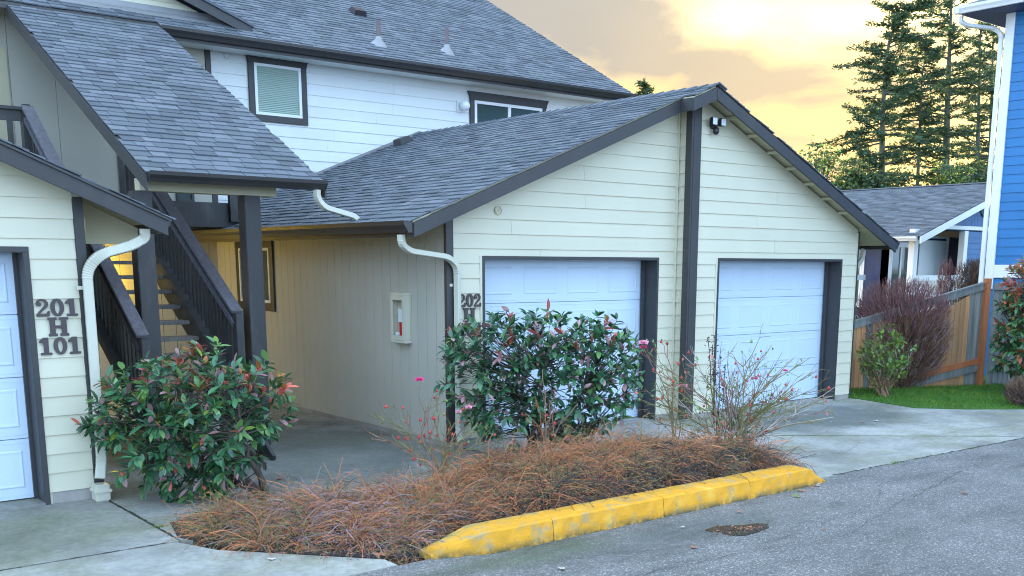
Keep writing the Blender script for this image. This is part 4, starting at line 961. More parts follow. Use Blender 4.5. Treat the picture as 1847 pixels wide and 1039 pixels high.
def shrub(name, label, base, ctr, rad, tips, seed, mix, power=2.6, leafk=(0, 1, 2), per=10, trunk=.03, toplight=.5, forks=7, low=None, redtop=0, sc=1.0, cat='shrub', bmat='bark', nind=300, inner=.3):
    q = random.Random(seed); t = thing(name, label, cat, base); base, ctr = Vector(base), Vector(ctr)
    RX, FY = Vector((.77, -.638, 0)), Vector((.638, .77, 0))
    fork = []
    for i in range(forks):
        e = ctr+RX*q.uniform(-.6, .6)*rad[0]+FY*q.uniform(-.6, .6)*rad[1]+Vector((0, 0, q.uniform(-.55, .25)*rad[2])); P = curve_pts(base+rv(q, .03)*Vector((1, 1, 0)) if False else base, e, q, 6, .03, q.uniform(-.02, .08))
        MB().tube(P, [trunk*(1-.65*k/6) for k in range(7)], 6).build('branch', M[bmat], t, smooth=True); fork += P[2:]
    tw = MB(); leaves = []
    for i in range(tips):
        while True:
            v = rv(q, 1); m_ = (abs(v.x)**power+abs(v.y)**power+abs(v.z)**power)**(1/power)
            if m_ < 1 and m_ > inner*q.random() and (v.y < .35 or q.random() < .5): break
        if low and v.z < low(v.x): continue
        tip = ctr+RX*v.x*rad[0]+FY*v.y*rad[1]+Vector((0, 0, v.z*rad[2]))
        out_ = (RX*v.x/rad[0]+FY*v.y/rad[1]+Vector((0, 0, v.z/rad[2]+.3))).normalized()
        f0 = min(fork, key=lambda p: (p-tip).length+.15*q.random())
        P = curve_pts(f0, tip, q, 4, .012, -.01); tw.tube(P, [.006, .005, .004, .003, .002], 4, cap=False)
        young = (v.z > .45 and q.random() < redtop)
        for k in range(per+q.randint(-3, 3)):
            a = k*2.4+q.random(); back = q.uniform(0, .12)*sc; c0 = tip-out_*back*.9
            o1 = out_.orthogonal().normalized(); o2 = out_.cross(o1); spread = q.uniform(.5, 1.2) if not young else q.uniform(.25, .7)
            d = out_*(1.0-.4*q.random())+(o1*math.cos(a)+o2*math.sin(a))*spread*1.2+Vector((0, 0, -.18))+rv(q, .15)
            r_ = q.random(); s_ = 0
            if young: m_ = 'leaf_r' if r_ < .25 else 'leaf_p' if r_ < .62 else 'leaf_o' if r_ < .8 else 'leaf_g2'
            else:
                for m_, w_ in mix:
                    if r_ < w_: break
                    r_ -= w_
            up = Vector((0, 0, 1))+rv(q, .5)
            leaves.append((lmat(c0, d, up, q.uniform(.75, 1.2)*sc), q.choice(leafk), m_, -.0 if not young else -.5))
    tw.build('twigs', M[bmat], t, kind='stuff')
    place_leaves(t, leaves, nind)
    return t
shrub('photinia_shrub', 'glossy green shrub with red young leaves in front of the stairs', (3.92, 8.75, G), (3.46, 9.20, .63), (1.0, .74, .72), 340, 21,
      [('leaf_g', .50), ('leaf_g2', .18), ('leaf_d', .20), ('leaf_p', .05), ('leaf_y', .05), ('leaf_r', .02)], power=2.2, low=lambda x: -1.1+1.45*max(0, (abs(x+.05)-.22)), redtop=.40, per=10, forks=8, sc=1.3)
shrub('photinia_shrub', 'dense clipped dark green shrub in front of the left door of the centre garage', (7.03, 8.85, G), (7.22, 8.88, .76), (1.12, .60, .78), 480, 22,
      [('leaf_g', .52), ('leaf_d', .30), ('leaf_g2', .10), ('leaf_p', .08)], power=4.0, low=lambda x: -1.0+1.2*max(0, abs(x)-.38), redtop=.10, per=10, forks=9, inner=.35, sc=1.28)
t_ = shrub('photinia_shrub', 'tall red topped hedge shrub at the right edge beside the blue house', (16.9, 8.05, G), (17.12, 7.98, 1.12), (.80, .62, 1.10), 560, 23,
      [('leaf_g', .40), ('leaf_g2', .22), ('leaf_d', .18), ('leaf_r', .10), ('leaf_o', .10)], power=2.8, redtop=.8, per=11, forks=6, inner=.6, sc=1.35)
# ------------------------------------------------------------------ roses and bare bushes
def rose(name, label, base, tips, seed, mats, hips=12, blooms=(), leaves_n=0, spread=.16, canes=None, hipm='berry', twig=.30, thick=.006, group=None, sub=2):
    q = random.Random(seed); t = thing(name, label, 'rose bush' if 'rose' in name else 'bush', base, group); base = Vector(base); ends = []
    for i, tp in enumerate(tips):
        tp = Vector(tp); b0 = base+Vector((q.uniform(-spread, spread), q.uniform(-spread, spread)*.6, 0)); b0.z = max(base.z, b0.z)
        n = 7; P = curve_pts(b0, tp, q, n, .022); dv_ = (tp-b0)
        for k in range(1, n): P[k] += Vector((-dv_.x, -dv_.y, dv_.length*.25))*.22*math.sin(math.pi*k/n)
        th = thick*q.uniform(.7, 1.25); m_ = q.choice(mats)
        mb = MB().tube(P, [th*(1-.6*k/n) for k in range(n+1)], 6); ends.append(P[-1])
        for k in range(2, n):
            for _ in range(sub if q.random() < .85 else 0):
                d = (P[k+1 if k < n else k]-P[k-1]).normalized()+rv(q, .9); d.z = abs(d.z)*.8+.1; d.normalize(); L_ = q.uniform(.3, 1)*twig
                Q = [P[k], P[k]+d*L_*.5+rv(q, .012), P[k]+d*L_+rv(q, .02)+Vector((0, 0, .03))]; mb.tube(Q, [th*.5, th*.4, th*.25], 4, cap=False)
                for _ in range(2):
                    d2 = (d+rv(q, .8)).normalized(); L2 = L_*q.uniform(.25, .6); s0 = Q[q.randint(1, 2)]; e2 = s0+d2*L2
                    mb.tube([s0, s0+d2*L2*.5+rv(q, .008), e2], [th*.35, th*.28, th*.18], 3, cap=False); ends.append(e2)
        mb.build('cane', M[m_], t, smooth=True)
    for i in range(hips):
        e = q.choice(ends)+rv(q, .012); r_ = q.uniform(.011, .016); mb = MB().lathe([(0, -r_), (r_*.8, -r_*.6), (r_, 0), (r_*.8, r_*.65), (r_*.3, r_), (r_*.35, r_*1.5), (0, r_*1.4)], e, 8)
        mb.build('rose_hip', M[hipm if q.random() < .75 else 'berry_g'], t, smooth=True)
    for (p, sz, mt) in blooms:
        p = Vector(p); mb = MB()
        for k in range(22):
            a = k*2.4; lay = k/22; d = Vector((math.cos(a), math.sin(a), .25+1.6*(1-lay))).normalized(); o = d.orthogonal().normalized(); s_ = sz*(.45+.55*lay)
            c = p+d*s_*.25; mb.add([c-o*s_*.12, c+d*s_*.4-o*s_*.42, c+d*s_*.8, c+d*s_*.4+o*s_*.42, c+o*s_*.12], [(0, 1, 2, 3, 4)])
        mb.build('bloom', M[mt], t, smooth=False)
        n0 = min(ends, key=lambda e: (e-p).length); MB().tube([n0, n0.lerp(p, .5)+rv(q, .01), p], .002, 4).build('flower_stem', M['canegreen'], t)
    lv = []
    for i in range(leaves_n):
        e = q.choice(ends)+rv(q, .03); lv.append((lmat(e, rv(q, 1)+Vector((0, 0, .3)), Vector((0, 0, 1))+rv(q, .4), q.uniform(.8, 1.5)), 3, q.choice(['leaf_g2', 'leaf_y', 'leaf_g2', 'leaf_r']), 0))
    if lv: place_leaves(t, lv, min(len(lv), 120))
    return t
zb = G+.12
rose('rose_bush', 'thin green rose canes with red hips and one hot pink bloom before the beige wall', (5.18, 7.82, zb), [(5.13, 8.05, .93), (4.74, 8.34, .68), (4.74, 8.28, .46), (5.42, 7.78, .74), (5.24, 7.95, .84), (5.52, 7.69, .60), (5.0, 8.1, .62), (5.36, 7.8, .55), (4.92, 8.1, .45), (5.62, 7.7, .42)], 31, ['canegreen', 'canebrown', 'canegreen'], hips=40, blooms=[((5.135, 8.07, .985), .058, 'petal'), ((5.46, 7.75, .74), .045, 'petal2'), ((5.38, 7.8, .70), .04, 'petal2')], leaves_n=18, spread=.07, thick=.0085, twig=.26, sub=2)
rose('cane_bush', 'bare reddish upright canes in front of the clipped shrub', (6.60, 7.98, zb), [(6.66, 8.15, .99), (6.74, 8.04, .82), (6.54, 8.1, .70), (6.70, 8.0, .62), (6.60, 8.1, .80), (6.88, 7.85, .66), (6.40, 8.1, .52), (6.48, 8.2, .55)], 32, ['canebrown', 'redwood'], hips=5, spread=.08, thick=.006, twig=.16, sub=1)
rose('rose_bush', 'tall rose cane with pink blooms and red leaves beside the white door jamb', (7.85, 7.40, zb), [(7.71, 7.75, 1.17), (7.80, 7.70, 1.25), (7.9, 7.6, 1.24), (8.02, 7.42, .95), (7.95, 7.52, 1.05), (7.75, 7.62, .85)], 33, ['canegreen', 'canebrown'], hips=18, blooms=[((7.70, 7.76, 1.225), .072, 'petal2'), ((7.72, 7.78, 1.18), .055, 'petal'), ((7.99, 7.45, .78), .062, 'petal2')], leaves_n=70, spread=.06, thick=.007, twig=.22, sub=1)
q_ = random.Random(5); tp = []
for i in range(34):
    a = q_.uniform(0, 1); ang = -1.15+2.35*a; rr = q_.uniform(.75, 1.15)
    dx = math.sin(ang)*rr*.95; tp.append((8.34+.77*dx+q_.uniform(-.12, .12), 7.05-.638*dx+q_.uniform(-.25, .25), .06+math.cos(ang)*rr*1.05))
tp += [(9.15, 6.47, .78), (9.20, 6.43, .70), (9.0, 6.6, 1.10), (9.05, 6.6, .95)]
rose('rose_bush', 'large wide leafless rose bush with pale tangled branches before the right garage door', (8.30, 7.02, zb-.05), tp, 34, ['canegrey', 'canebrown', 'canegreen', 'canegreen'], hips=70, blooms=[((8.62, 7.02, .86), .05, 'petal'), ((8.62, 6.9, .62), .04, 'petal'), ((8.85, 6.8, .95), .035, 'petal')], leaves_n=240, spread=.20, thick=.0085, twig=.32, sub=2)
# dark dried seed stalk
t = thing('seed_stalk', 'dark purple dried seed stalk standing in the wide rose bush', 'plant', (8.18, 7.10, G))
q = random.Random(9); mb = MB(); ml = MB()
for (ex, ey, ez) in ((8.285, 7.30, 1.32), (8.26, 7.30, 1.22), (8.33, 7.25, 1.12), (8.22, 7.33, 1.30), (8.36, 7.2, 1.02)):
    P = curve_pts((8.20, 7.12, G+.1), (ex, ey, ez), q, 8, .01); mb.tube(P, [.005]*4+[.004]*5, 5)
    for k in range(60):
        u = q.uniform(.62, 1); p = Vector(P[0]).lerp(Vector(P[-1]), u)+rv(q, .022); a1 = rv(q, 1).normalized(); a2 = a1.orthogonal().normalized(); s_ = q.uniform(.008, .018)
        ml.add([p, p+a1*s_+a2*s_*.5, p+a1*s_*2, p+a1*s_-a2*s_*.5], [(0, 1, 2, 3)])
mb.build('stem', M['tw_k'], t); ml.build('seed_head', M['seed'], t, kind='stuff')
# bushes by the fence
q_ = random.Random(8)
def twiggy(name, label, base, ctr, rad, n, seed, mats, ln=.35, thick=.006, leaves=0, leafm=('leaf_y', 'leaf_g2'), upb=.8, boxy=False, pow_=2.0, lk=3, ls=1.6):
    q = random.Random(seed); t = thing(name, label, 'bush', base); base, ctr = Vector(base), Vector(ctr); RX, FY = Vector((.77, -.638, 0)), Vector((.638, .77, 0))
    mbs = {m_: MB() for m_ in mats}; ends = []
    for i in range(n):
        while True:
            v = rv(q, 1)
            if abs(v.x)**pow_+abs(v.y)**pow_+abs(v.z)**pow_ < 1: break
        e = ctr+RX*v.x*rad[0]+FY*v.y*rad[1]+Vector((0, 0, v.z*rad[2]))
        if i % 9 == 0:
            P = curve_pts(base+RX*q.uniform(-.2, .2)*rad[0]+FY*q.uniform(-.2, .2)*rad[1], e, q, 5, .03); mbs[mats[-1]].tube(P, [thick*1.6*(1-.12*k) for k in range(6)], 5, cap=False)
        d = (e-base); d.z = abs(d.z)*upb+.3; d = (d.normalized()+rv(q, .35)).normalized(); L_ = ln*q.uniform(.5, 1.2)
        m_ = mats[0] if v.z > .25 and q.random() < .75 else q.choice(mats)
        P = [e-d*L_*.6, e-d*L_*.2+rv(q, .02), e+d*L_*.3+rv(q, .02)]; mbs[m_].tube(P, [thick*.6, thick*.5, thick*.25], 3, cap=False); ends.append(P[-1]); ends.append(P[1])
        for _ in range(2):
            d2 = (d+rv(q, .7)).normalized(); s0 = P[1]; mbs[m_].tube([s0, s0+d2*L_*.4], [thick*.4, thick*.2], 3, cap=False)
    for m_, mb in mbs.items():
        if mb.v: link('twigs', mb.mesh('twigs', M[m_]), t, kind='stuff')
    lv = []
    for i in range(leaves):
        e = q.choice(ends)+rv(q, .04); lv.append((lmat(e, rv(q, 1)+Vector((0, 0, .3)), Vector((0, 0, 1))+rv(q, .4), q.uniform(.8, 1.5)*ls), lk, q.choice(leafm), 0))
    if lv: place_leaves(t, lv, min(len(lv), 300))
    return t
twiggy('barberry_bush', 'large bare purple tipped twiggy bush in front of the cedar fence', (16.2, 10.0, G), (16.32, 10.12, .90), (.86, .6, .93), 4800, 41, ['tw_p', 'tw_g', 'canebrown', 'tw_b'], ln=.26, thick=.006, pow_=2.6)
twiggy('rose_bush', 'round bush with yellow green leaves on grey stems at the garage corner', (14.98, 9.50, G), (15.12, 9.62, .52), (.42, .36, .46), 150, 42, ['canegreen', 'canegrey', 'canebrown'], ln=.3, thick=.009, leaves=1000, ls=1.9)
twiggy('low_bush', 'small rusty brown bush at the right end of the lawn', (15.75, 7.45, G), (15.75, 7.45, .16), (.42, .36, .26), 1500, 43, ['canebrown', 'tw_p', 'tw_b', 'tw_k'], ln=.14, thick=.005)
twiggy('clipped_hedge', 'square clipped brown green hedge beside the bungalow porch', (23.2, 12.9, 0), (23.75, 12.45, 1.45), (.72, .5, .72), 3600, 44, ['tw_b', 'canegreen', 'tw_k', 'canebrown'], ln=.26, thick=.008, pow_=6, leaves=500, leafm=('leaf_d', 'leaf_g2'), ls=1.0)
twiggy('thin_bush', 'thin bare purple bush at the left side of the clipped hedge', (22.9, 13.0, 0), (22.85, 13.05, 1.5), (.20, .2, .68), 420, 45, ['tw_p', 'tw_b', 'tw_g'], ln=.3, thick=.008, pow_=3)
# ------------------------------------------------------------------ lawn grass
def grass():
    q = random.Random(77); mb = MB(); V, F, MI = mb.v, mb.f, mb.mi; P = [(14.42, 9.6), (14.22, 8.5), (14.68, 7.96), (15.43, 7.40), (16.3, 6.6), (18.0, 5.8), (19.4, 6.5), (19.4, 9), (17.5, 10.2), (15.2, 11.2), (14.42, 11)]
    n = 0
    while n < 26000:
        x, y = q.uniform(14.2, 19.4), q.uniform(5.8, 11.2)
        if not inside(x+q.gauss(0, .05), y+q.gauss(0, .05), P): continue
        if noise.noise(Vector((x*2.5, y*2.5, 9))) < -.28 and q.random() < .6: continue
        n += 1; h = q.uniform(.025, .06); a = q.uniform(0, 6.28); w_ = .004; dx, dy = math.cos(a)*w_, math.sin(a)*w_; lx, ly = q.uniform(-.02, .02), q.uniform(-.02, .02); k = len(V)
        V.extend([(x-dx, y-dy, G+.01), (x+dx, y+dy, G+.01), (x+lx+dx*.5, y+ly+dy*.5, G+.01+h*.7), (x+lx*1.8, y+ly*1.8, G+.01+h)]); F.append((k, k+1, k+2, k+3)); MI.append(0 if noise.noise(Vector((x*1.5, y*1.5, 3))) < .22 or q.random() < .5 else 1)
    link('lawn_grass', mb.mesh('lawn_grass', [M['grass'], M['leaf_y']]), None, label='bright green short lawn grass beside the driveway', cat='grass', kind='stuff')
grass()
# small tufts in the cracks
def tuft(name, pos, label, n=40, r=.05):
    q = random.Random(int(pos[0]*100)); mb = MB()
    for i in range(n):
        a = q.uniform(0, 6.28); p = Vector((pos[0]+q.gauss(0, r), pos[1]+q.gauss(0, r*.4), G)); d = Vector((math.cos(a)*.5, math.sin(a)*.5, 1)).normalized()*q.uniform(.01, .03); o = Vector((-math.sin(a), math.cos(a), 0))*.003
        mb.add([p-o, p+o, p+d], [(0, 1, 2)])
    mb.build(name, M['grass'], label=label, cat='weed')
tuft('grass_tuft', (10.07, 6.18), 'tiny green tuft at the seam of asphalt and concrete'); tuft('grass_tuft', (8.02, 5.98), 'small green weeds at the foot of the yellow kerb', 30, .06)
tuft('grass_tuft', (2.79, 8.35), 'green weed in the slab joint by the left garage', 30, .03)
# fallen leaves and the muddy hollow
def fleaf(pos, size, mat, label, seed, lobes=5):
    q = random.Random(seed); n = lobes*4; P = []
    for i in range(n):
        a = 2*math.pi*i/n; r = size*(1.0 if i % 4 == 0 else .62 if i % 2 else .42)*q.uniform(.85, 1.1); P.append((pos[0]+r*math.cos(a+seed), pos[1]+r*math.sin(a+seed), G+.006+q.uniform(0, size*.28)))
    mb = MB(); mb.v = P+[(pos[0], pos[1], G+.012)]; 
    for i in range(n): mb.f.append((i, (i+1) % n, n)); mb.mi.append(0)
    return mb.build('fallen_leaf', M[mat], label=label, cat='leaf', group='fallen leaves on the paving')
fleaf((3.78, 6.50), .075, 'deadleaf', 'large orange brown maple leaf beside the bed tip', 1); fleaf((3.86, 6.54), .05, 'deadleaf', 'smaller curled maple leaf touching the large one', 2)
fleaf((6.92, 5.73), .035, 'deadleaf', 'orange leaf between the kerb and the muddy hollow', 3, 3); fleaf((7.82, 5.80), .05, 'leaf_y', 'pale green leaf fallen near the kerb end', 4, 3)
for i, (x, y) in enumerate([(8.25, 5.95), (8.38, 5.98), (8.05, 5.93), (6.14, 5.68), (5.75, 5.2), (4.3, 4.9), (7.0, 4.9), (4.6, 5.4), (9.2, 4.9), (8.45, 6.02), (12.3, 8.1), (12.55, 8.05), (11.2, 7.9), (3.1, 6.9), (4.4, 9.5), (12.0, 8.4)]):
    fleaf((x, y), .028+.012*(i % 3), 'paleleaf' if i % 2 else 'deadleaf', ['dry pale leaf fallen at the kerb end', 'brown leaf lying near the right kerb tip', 'pale leaf by the kerb foot right of the hollow', 'brown leaf left of the muddy hollow', 'pale leaf on the asphalt below the hollow', 'brown scrap of leaf on the near asphalt', 'pale scrap on the asphalt right of the hollow', 'brown scrap on the asphalt below the kerb', 'pale scrap far right on the asphalt', 'dry leaf just off the kerb tip', 'pale leaf on the concrete by the right door', 'brown leaf on the concrete by the right door', 'small pale leaf on the right driveway slab', 'brown leaf on the slab left of the bed', 'pale leaf on the shaded slab behind the red tipped shrub', 'brown speck of leaf before the right door'][i], 10+i, 3)
q = random.Random(4); P = []
for i in range(26):
    a = 2*math.pi*i/26; r = 1+.22*math.sin(3*a+1)+q.uniform(-.1, .1); P.append((6.46+.27*r*math.cos(a)+.02, 5.36+.15*r*math.sin(a)-.06*math.cos(a)*.9))
MB().prism(P, 'Z', G-.003, G+.0015).build('puddle', M['puddle'], kind='structure')
ml = MB()
for i in range(260):
    a = q.uniform(0, 6.28); r = abs(q.gauss(.15, .75)); x, y = 6.50+.22*r*math.cos(a), 5.33+.12*r*math.sin(a)-.05*math.cos(a); s_ = q.uniform(.004, .016); d = rv(q, 1); d.z *= .3; d.normalize(); o = d.orthogonal().normalized(); p = Vector((x, y, G+.004+q.uniform(0, .006)))
    ml.add([p-d*s_, p+o*s_*.5, p+d*s_, p-o*s_*.5], [(0, 1, 2, 3)], q.choice([0, 0, 1, 2]))
link('leaf_litter', ml.mesh('leaf_litter', [M['tw_b'], M['deadleaf'], M['tw_k']]), None, label='rotting leaf scraps in the wet hollow in the asphalt', cat='leaf litter', kind='stuff')

# ------------------------------------------------------------------ cedar fence
fn = thing('wooden_fence', 'new orange and old grey cedar board fence stepping down behind the purple bush', 'fence', (17.8, 9.32, G))
A_, B_ = Vector((17.80, 9.34)), Vector((15.2, 10.50)); D_ = (B_-A_); LF = D_.length; D_.normalize(); NF = Vector((-D_.y, D_.x))
if NF.y > 0: NF = -NF
def ftop(s): return 1.78-.55*min(s, .75)-.16*max(0, s-.75)
def fpanel(s0, s1, d0, d1, zf0, zf1, mat, name, par, o=A_, dd=D_, nn=NF):
    vs = []
    for s_, k in ((s0, 0), (s1, 1)):
        for d in (d0, d1):
            p = o+dd*s_+nn*d
            vs += [(p.x, p.y, zf0(s_)), (p.x, p.y, zf1(s_))]
    return MB().add(vs, [(0, 1, 3, 2), (4, 6, 7, 5), (0, 2, 6, 4), (1, 5, 7, 3), (0, 4, 5, 1), (2, 3, 7, 6)]).build(name, M[mat], par)
s0 = .06; k = 0
while s0 < LF:
    wd = rnd.uniform(.085, .14); m_ = 'greywood' if s0 < .30 or s0 > 2.2 and k % 5 == 0 else 'cedar'
    fpanel(s0, s0+wd-.006, .0, .016, lambda s: G-.0, lambda s: ftop(s)-.03, m_, 'fence_board', fn); s0 += wd; k += 1
fpanel(.05, LF, .017, .045, lambda s: ftop(s)-.11, lambda s: ftop(s), 'greywood', 'top_rail', fn)
fpanel(.05, LF, -.02, .06, lambda s: ftop(s)+.001, lambda s: ftop(s)+.03, 'greywood', 'cap_rail', fn)
fpanel(.05, 1.5, .017, .05, lambda s: .35-.20*s, lambda s: .45-.20*s, 'redwood', 'bottom_rail', fn)
fpanel(.05, 1.7, .017, .045, lambda s: .22-.20*s, lambda s: .345-.20*s, 'greywood', 'kick_board', fn)
fn2 = thing('wooden_fence', 'weathered grey cedar fence section right of the orange post', 'fence', (18.6, 9.0, G))
A2 = Vector((17.84, 9.32)); D2 = (Vector((19.4, 8.66))-A2); L2_ = D2.length; D2.normalize(); N2 = Vector((-D2.y, D2.x)); N2 = N2 if N2.y < 0 else -N2
s0 = .04
while s0 < L2_:
    wd = rnd.uniform(.10, .15); fpanel(s0, min(L2_, s0+wd-.007), 0, .016, lambda s: G, lambda s: 1.70, 'greywood', 'fence_board', fn2, A2, D2, N2); s0 += wd
fpanel(.04, L2_, .017, .05, lambda s: 1.62, lambda s: 1.74, 'greywood', 'top_rail', fn2, A2, D2, N2); fpanel(.04, L2_, .017, .05, lambda s: .18, lambda s: .28, 'greywood', 'bottom_rail', fn2, A2, D2, N2)
fpo = MB().box(-.05, .05, -.05, .05, 0, 1.90); fpo = fpo.build('fence_post', M['redwood'], None, bev=.004, label='orange stained fence post at the joint of the two fence sections', cat='post'); fpo.matrix_basis = Matrix.Translation((17.70, 9.33, G)) @ Matrix.Rotation(-.42, 4, 'Z')

# ------------------------------------------------------------------ blue house at the right edge
bh_ = thing('blue_house', 'bright blue lap sided house with white corner trim at the right edge', 'house', (21, 7, G))
siding(bh_, M['blue'], 'X', 19.5, -1, 1.0, 10.16, 2.06, 28, c=.166)
siding(bh_, M['blue'], 'X', 19.5, -1, 1.0, 10.16, 1.14, 4, c=.166)
MB().box(19.5, 27, 1.0, 10.30, G, 6.7).build('wall', M['blue'], bh_)
MB().box(19.465, 19.62, 10.16, 10.335, 1.60, 6.62).build('corner_board', M['white'], bh_, bev=.004)
MB().box(19.46, 19.499, 1.0, 10.158, 1.81, 2.055).build('band_board', M['white'], bh_, bev=.004)
MB().prism([(18.92, 10.92), (27.5, 10.92), (27.5, .5), (18.92, .5)], 'Z', 6.60, 6.62).build('soffit', M['navy'], bh_)
for i in range(2): MB().box(18.95, 19.48, 9.6-i*.8, 9.63-i*.8, 6.630, 6.644).build('soffit_vent', M['trim'], bh_)
MB().prism(gutter_prof(18.92, 6.74, -1), 'Y', .5, 11.03).build('gutter', M['white'], bh_)
MB().prism(gutter_prof(10.92, 6.74, 1), 'X', 18.82, 27.5).build('gutter', M['white'], bh_)
MB().add([(18.86, .4, 6.74), (18.86, 10.98, 6.74), (27.5, 10.98, 6.74), (27.5, .4, 6.74), (23.2, 4.6, 8.6), (23.2, 6.6, 8.6)], [(0, 4, 5, 1), (1, 5, 2), (2, 5, 4, 3), (3, 4, 0)]).build('roof', M['shingle'], bh_)
downspout(bh_, [(19.02, 10.98, 6.60), (19.02, 10.98, 6.50), (19.10, 10.9, 6.44), (19.40, 10.50, 6.36), (19.47, 10.40, 6.26), (19.47, 10.40, 1.2)], (0, 1, 0), w_=.08, mat='white')
# ------------------------------------------------------------------ bungalow
bg_ = thing('bungalow', 'slate blue bungalow with grey roof and white porch posts behind the fence', 'house', (28, 17, 0))
S_B = .325; ZE = 2.80; XE_ = 25.88; XP = 31.05; zbw = lambda x: ZE+S_B*(x-XE_) if x < XP else ZE+S_B*(XP-XE_)-S_B*(x-XP)
YF, YP = 16.0, 16.9
MB().box(26.35, 36, YP, YP+.2, .5, 2.85).build('wall', M['navy'], bg_)
MB().box(26.35, 26.5, YP, 27, .5, 2.8).build('wall', M['navy'], bg_)
for a in range(7): pass
# gable shingle panel
q = random.Random(2)
for r in range(9):
    z0_ = 3.15+r*.155; x = 26.5-.05*q.random()
    while x < 33:
        wd = q.uniform(.13, .22); poly = [(x, z0_), (x+wd-.008, z0_), (x+wd-.008, z0_+.15), (x, z0_+.15)]
        poly = clip(poly, -S_B, 1, ZE-S_B*XE_-.10); 
        if poly and poly[0]: poly = clip(poly, S_B, 1, zbw(XP)+S_B*XP-.10)
        if len(poly) > 2 and area(poly) > .003: MB().prism(poly, 'Y', YF-.02+.006*q.random(), YF).build('wall_shingle', M['blue_grey'], bg_) if 27 < x < 30.6 else None
        x += wd
MB().prism([(26.5, 3.0), (35.6, 3.0), (35.6, 3.05), (XP, zbw(XP)-.12), (26.5, zbw(26.5)-.03)], 'Y', YF+.001, YF+.05).build('gable_wall', M['blue_grey'], bg_)
siding(bg_, M['blue_grey'], 'Y', YF, -1, 29.0, 33, .9, 13, c=.16)
MB().box(29.0, 33, YF+.001, YF+.1, 0, 3.0).build('wall', M['blue_grey'], bg_)
MB().box(27.3, 33, YF-.04, YF-.002, 3.035, 3.14).build('band_board', M['white'], bg_)
for xa in (26.12, 28.72): MB().box(xa, xa+.20, YF-.06, YF+.12, .5, 3.0).build('porch_post', M['white'], bg_, bev=.006)
MB().box(26.3, 28.72, YF-.03, YF+.03, 1.60, 1.75).build('porch_rail', M['white'], bg_)
MB().box(26.3, 28.72, YF-.02, YF+.02, .62, .70).build('porch_rail', M['white'], bg_)
for i in range(19): MB().box(26.40+i*.125, 26.44+i*.125, YF-.018, YF+.018, .701, 1.599).build('baluster', M['white'], bg_)
MB().box(24.9, 26.1, YF+1.4, YF+1.44, 1.60, 1.75).build('porch_rail', M['white'], bg_)
MB().box(27.95, 29.40, YP-.05, YP-.01, .6, 2.74).build('door', M['white'], bg_, bev=.01); MB().box(27.88, 27.949, YP-.06, YP, .6, 2.80).build('door_trim', M['white'], bg_); MB().box(29.401, 29.47, YP-.06, YP, .6, 2.80).build('door_trim', M['white'], bg_); MB().box(27.88, 29.47, YP-.06, YP, 2.801, 2.86).build('door_trim', M['white'], bg_)
window(bg_, 'Y', YP-.001, -1, 26.50, 27.55, .8, 2.58, trim='white', tw=.08, fw=.06, sash=27.0, label='wide sliding window on the bungalow porch')
window(bg_, 'X', 26.349, -1, 17.7, 19.2, .9, 2.6, trim='white', tw=.08, fw=.06, sash=18.4)
MB().prism([(XE_, zbw(XE_)-.10), (XP, zbw(XP)-.10), (XP, zbw(XP)-.01), (XE_, zbw(XE_)-.01)], 'Y', YF-.35, 27).build('roof_deck', M['trim'], bg_)
MB().prism([(XP, zbw(XP)-.10), (36.3, zbw(36.3)-.10), (36.3, zbw(36.3)-.01), (XP, zbw(XP)-.01)], 'Y', YF-.35, 27).build('roof_deck', M['trim'], bg_)
nb = math.hypot(1, S_B)
shingles(bg_, (XE_-.03, YF-.38, zbw(XE_)-.01), (0, 1, 0), (1, 0, S_B), 10.6, (XP-XE_)*nb, nind=0, wr=(.2, .4))
MB().prism([(XE_-.02, zbw(XE_)-.20), (XP, zbw(XP)-.20), (XP, zbw(XP)-.02), (XE_-.02, zbw(XE_)-.02)], 'Y', YF-.40, YF-.36).build('barge_board', M['white'], bg_)
MB().prism([(36.3, zbw(36.3)-.20), (XP, zbw(XP)-.20), (XP, zbw(XP)-.02), (36.3, zbw(36.3)-.02)], 'Y', YF-.40, YF-.36).build('barge_board', M['white'], bg_)
MB().prism(gutter_prof(XE_-.02, zbw(XE_)-.01, -1), 'Y', YF-.3, 27).build('gutter', M['white'], bg_)
MB().box(XP-.12, XP+.12, YF-.38, 27, zbw(XP)+.0, zbw(XP)+.03).build('ridge_cap', M['shingle'], bg_)
MB().prism([(29.55, 3.55), (29.70, 3.42), (30.2, 3.42), (30.35, 3.55), (30.35, 3.95), (30.2, 4.06), (29.70, 4.0), (29.55, 3.9)], 'Y', YF-.05, YF-.03).build('gable_vent', M['navy'], bg_)
# second low roof behind, closing the gap on the left
MB().box(24.5, 26.2, 17.45, 17.55, 0, .6).build('porch_skirt', M['white'], bg_)

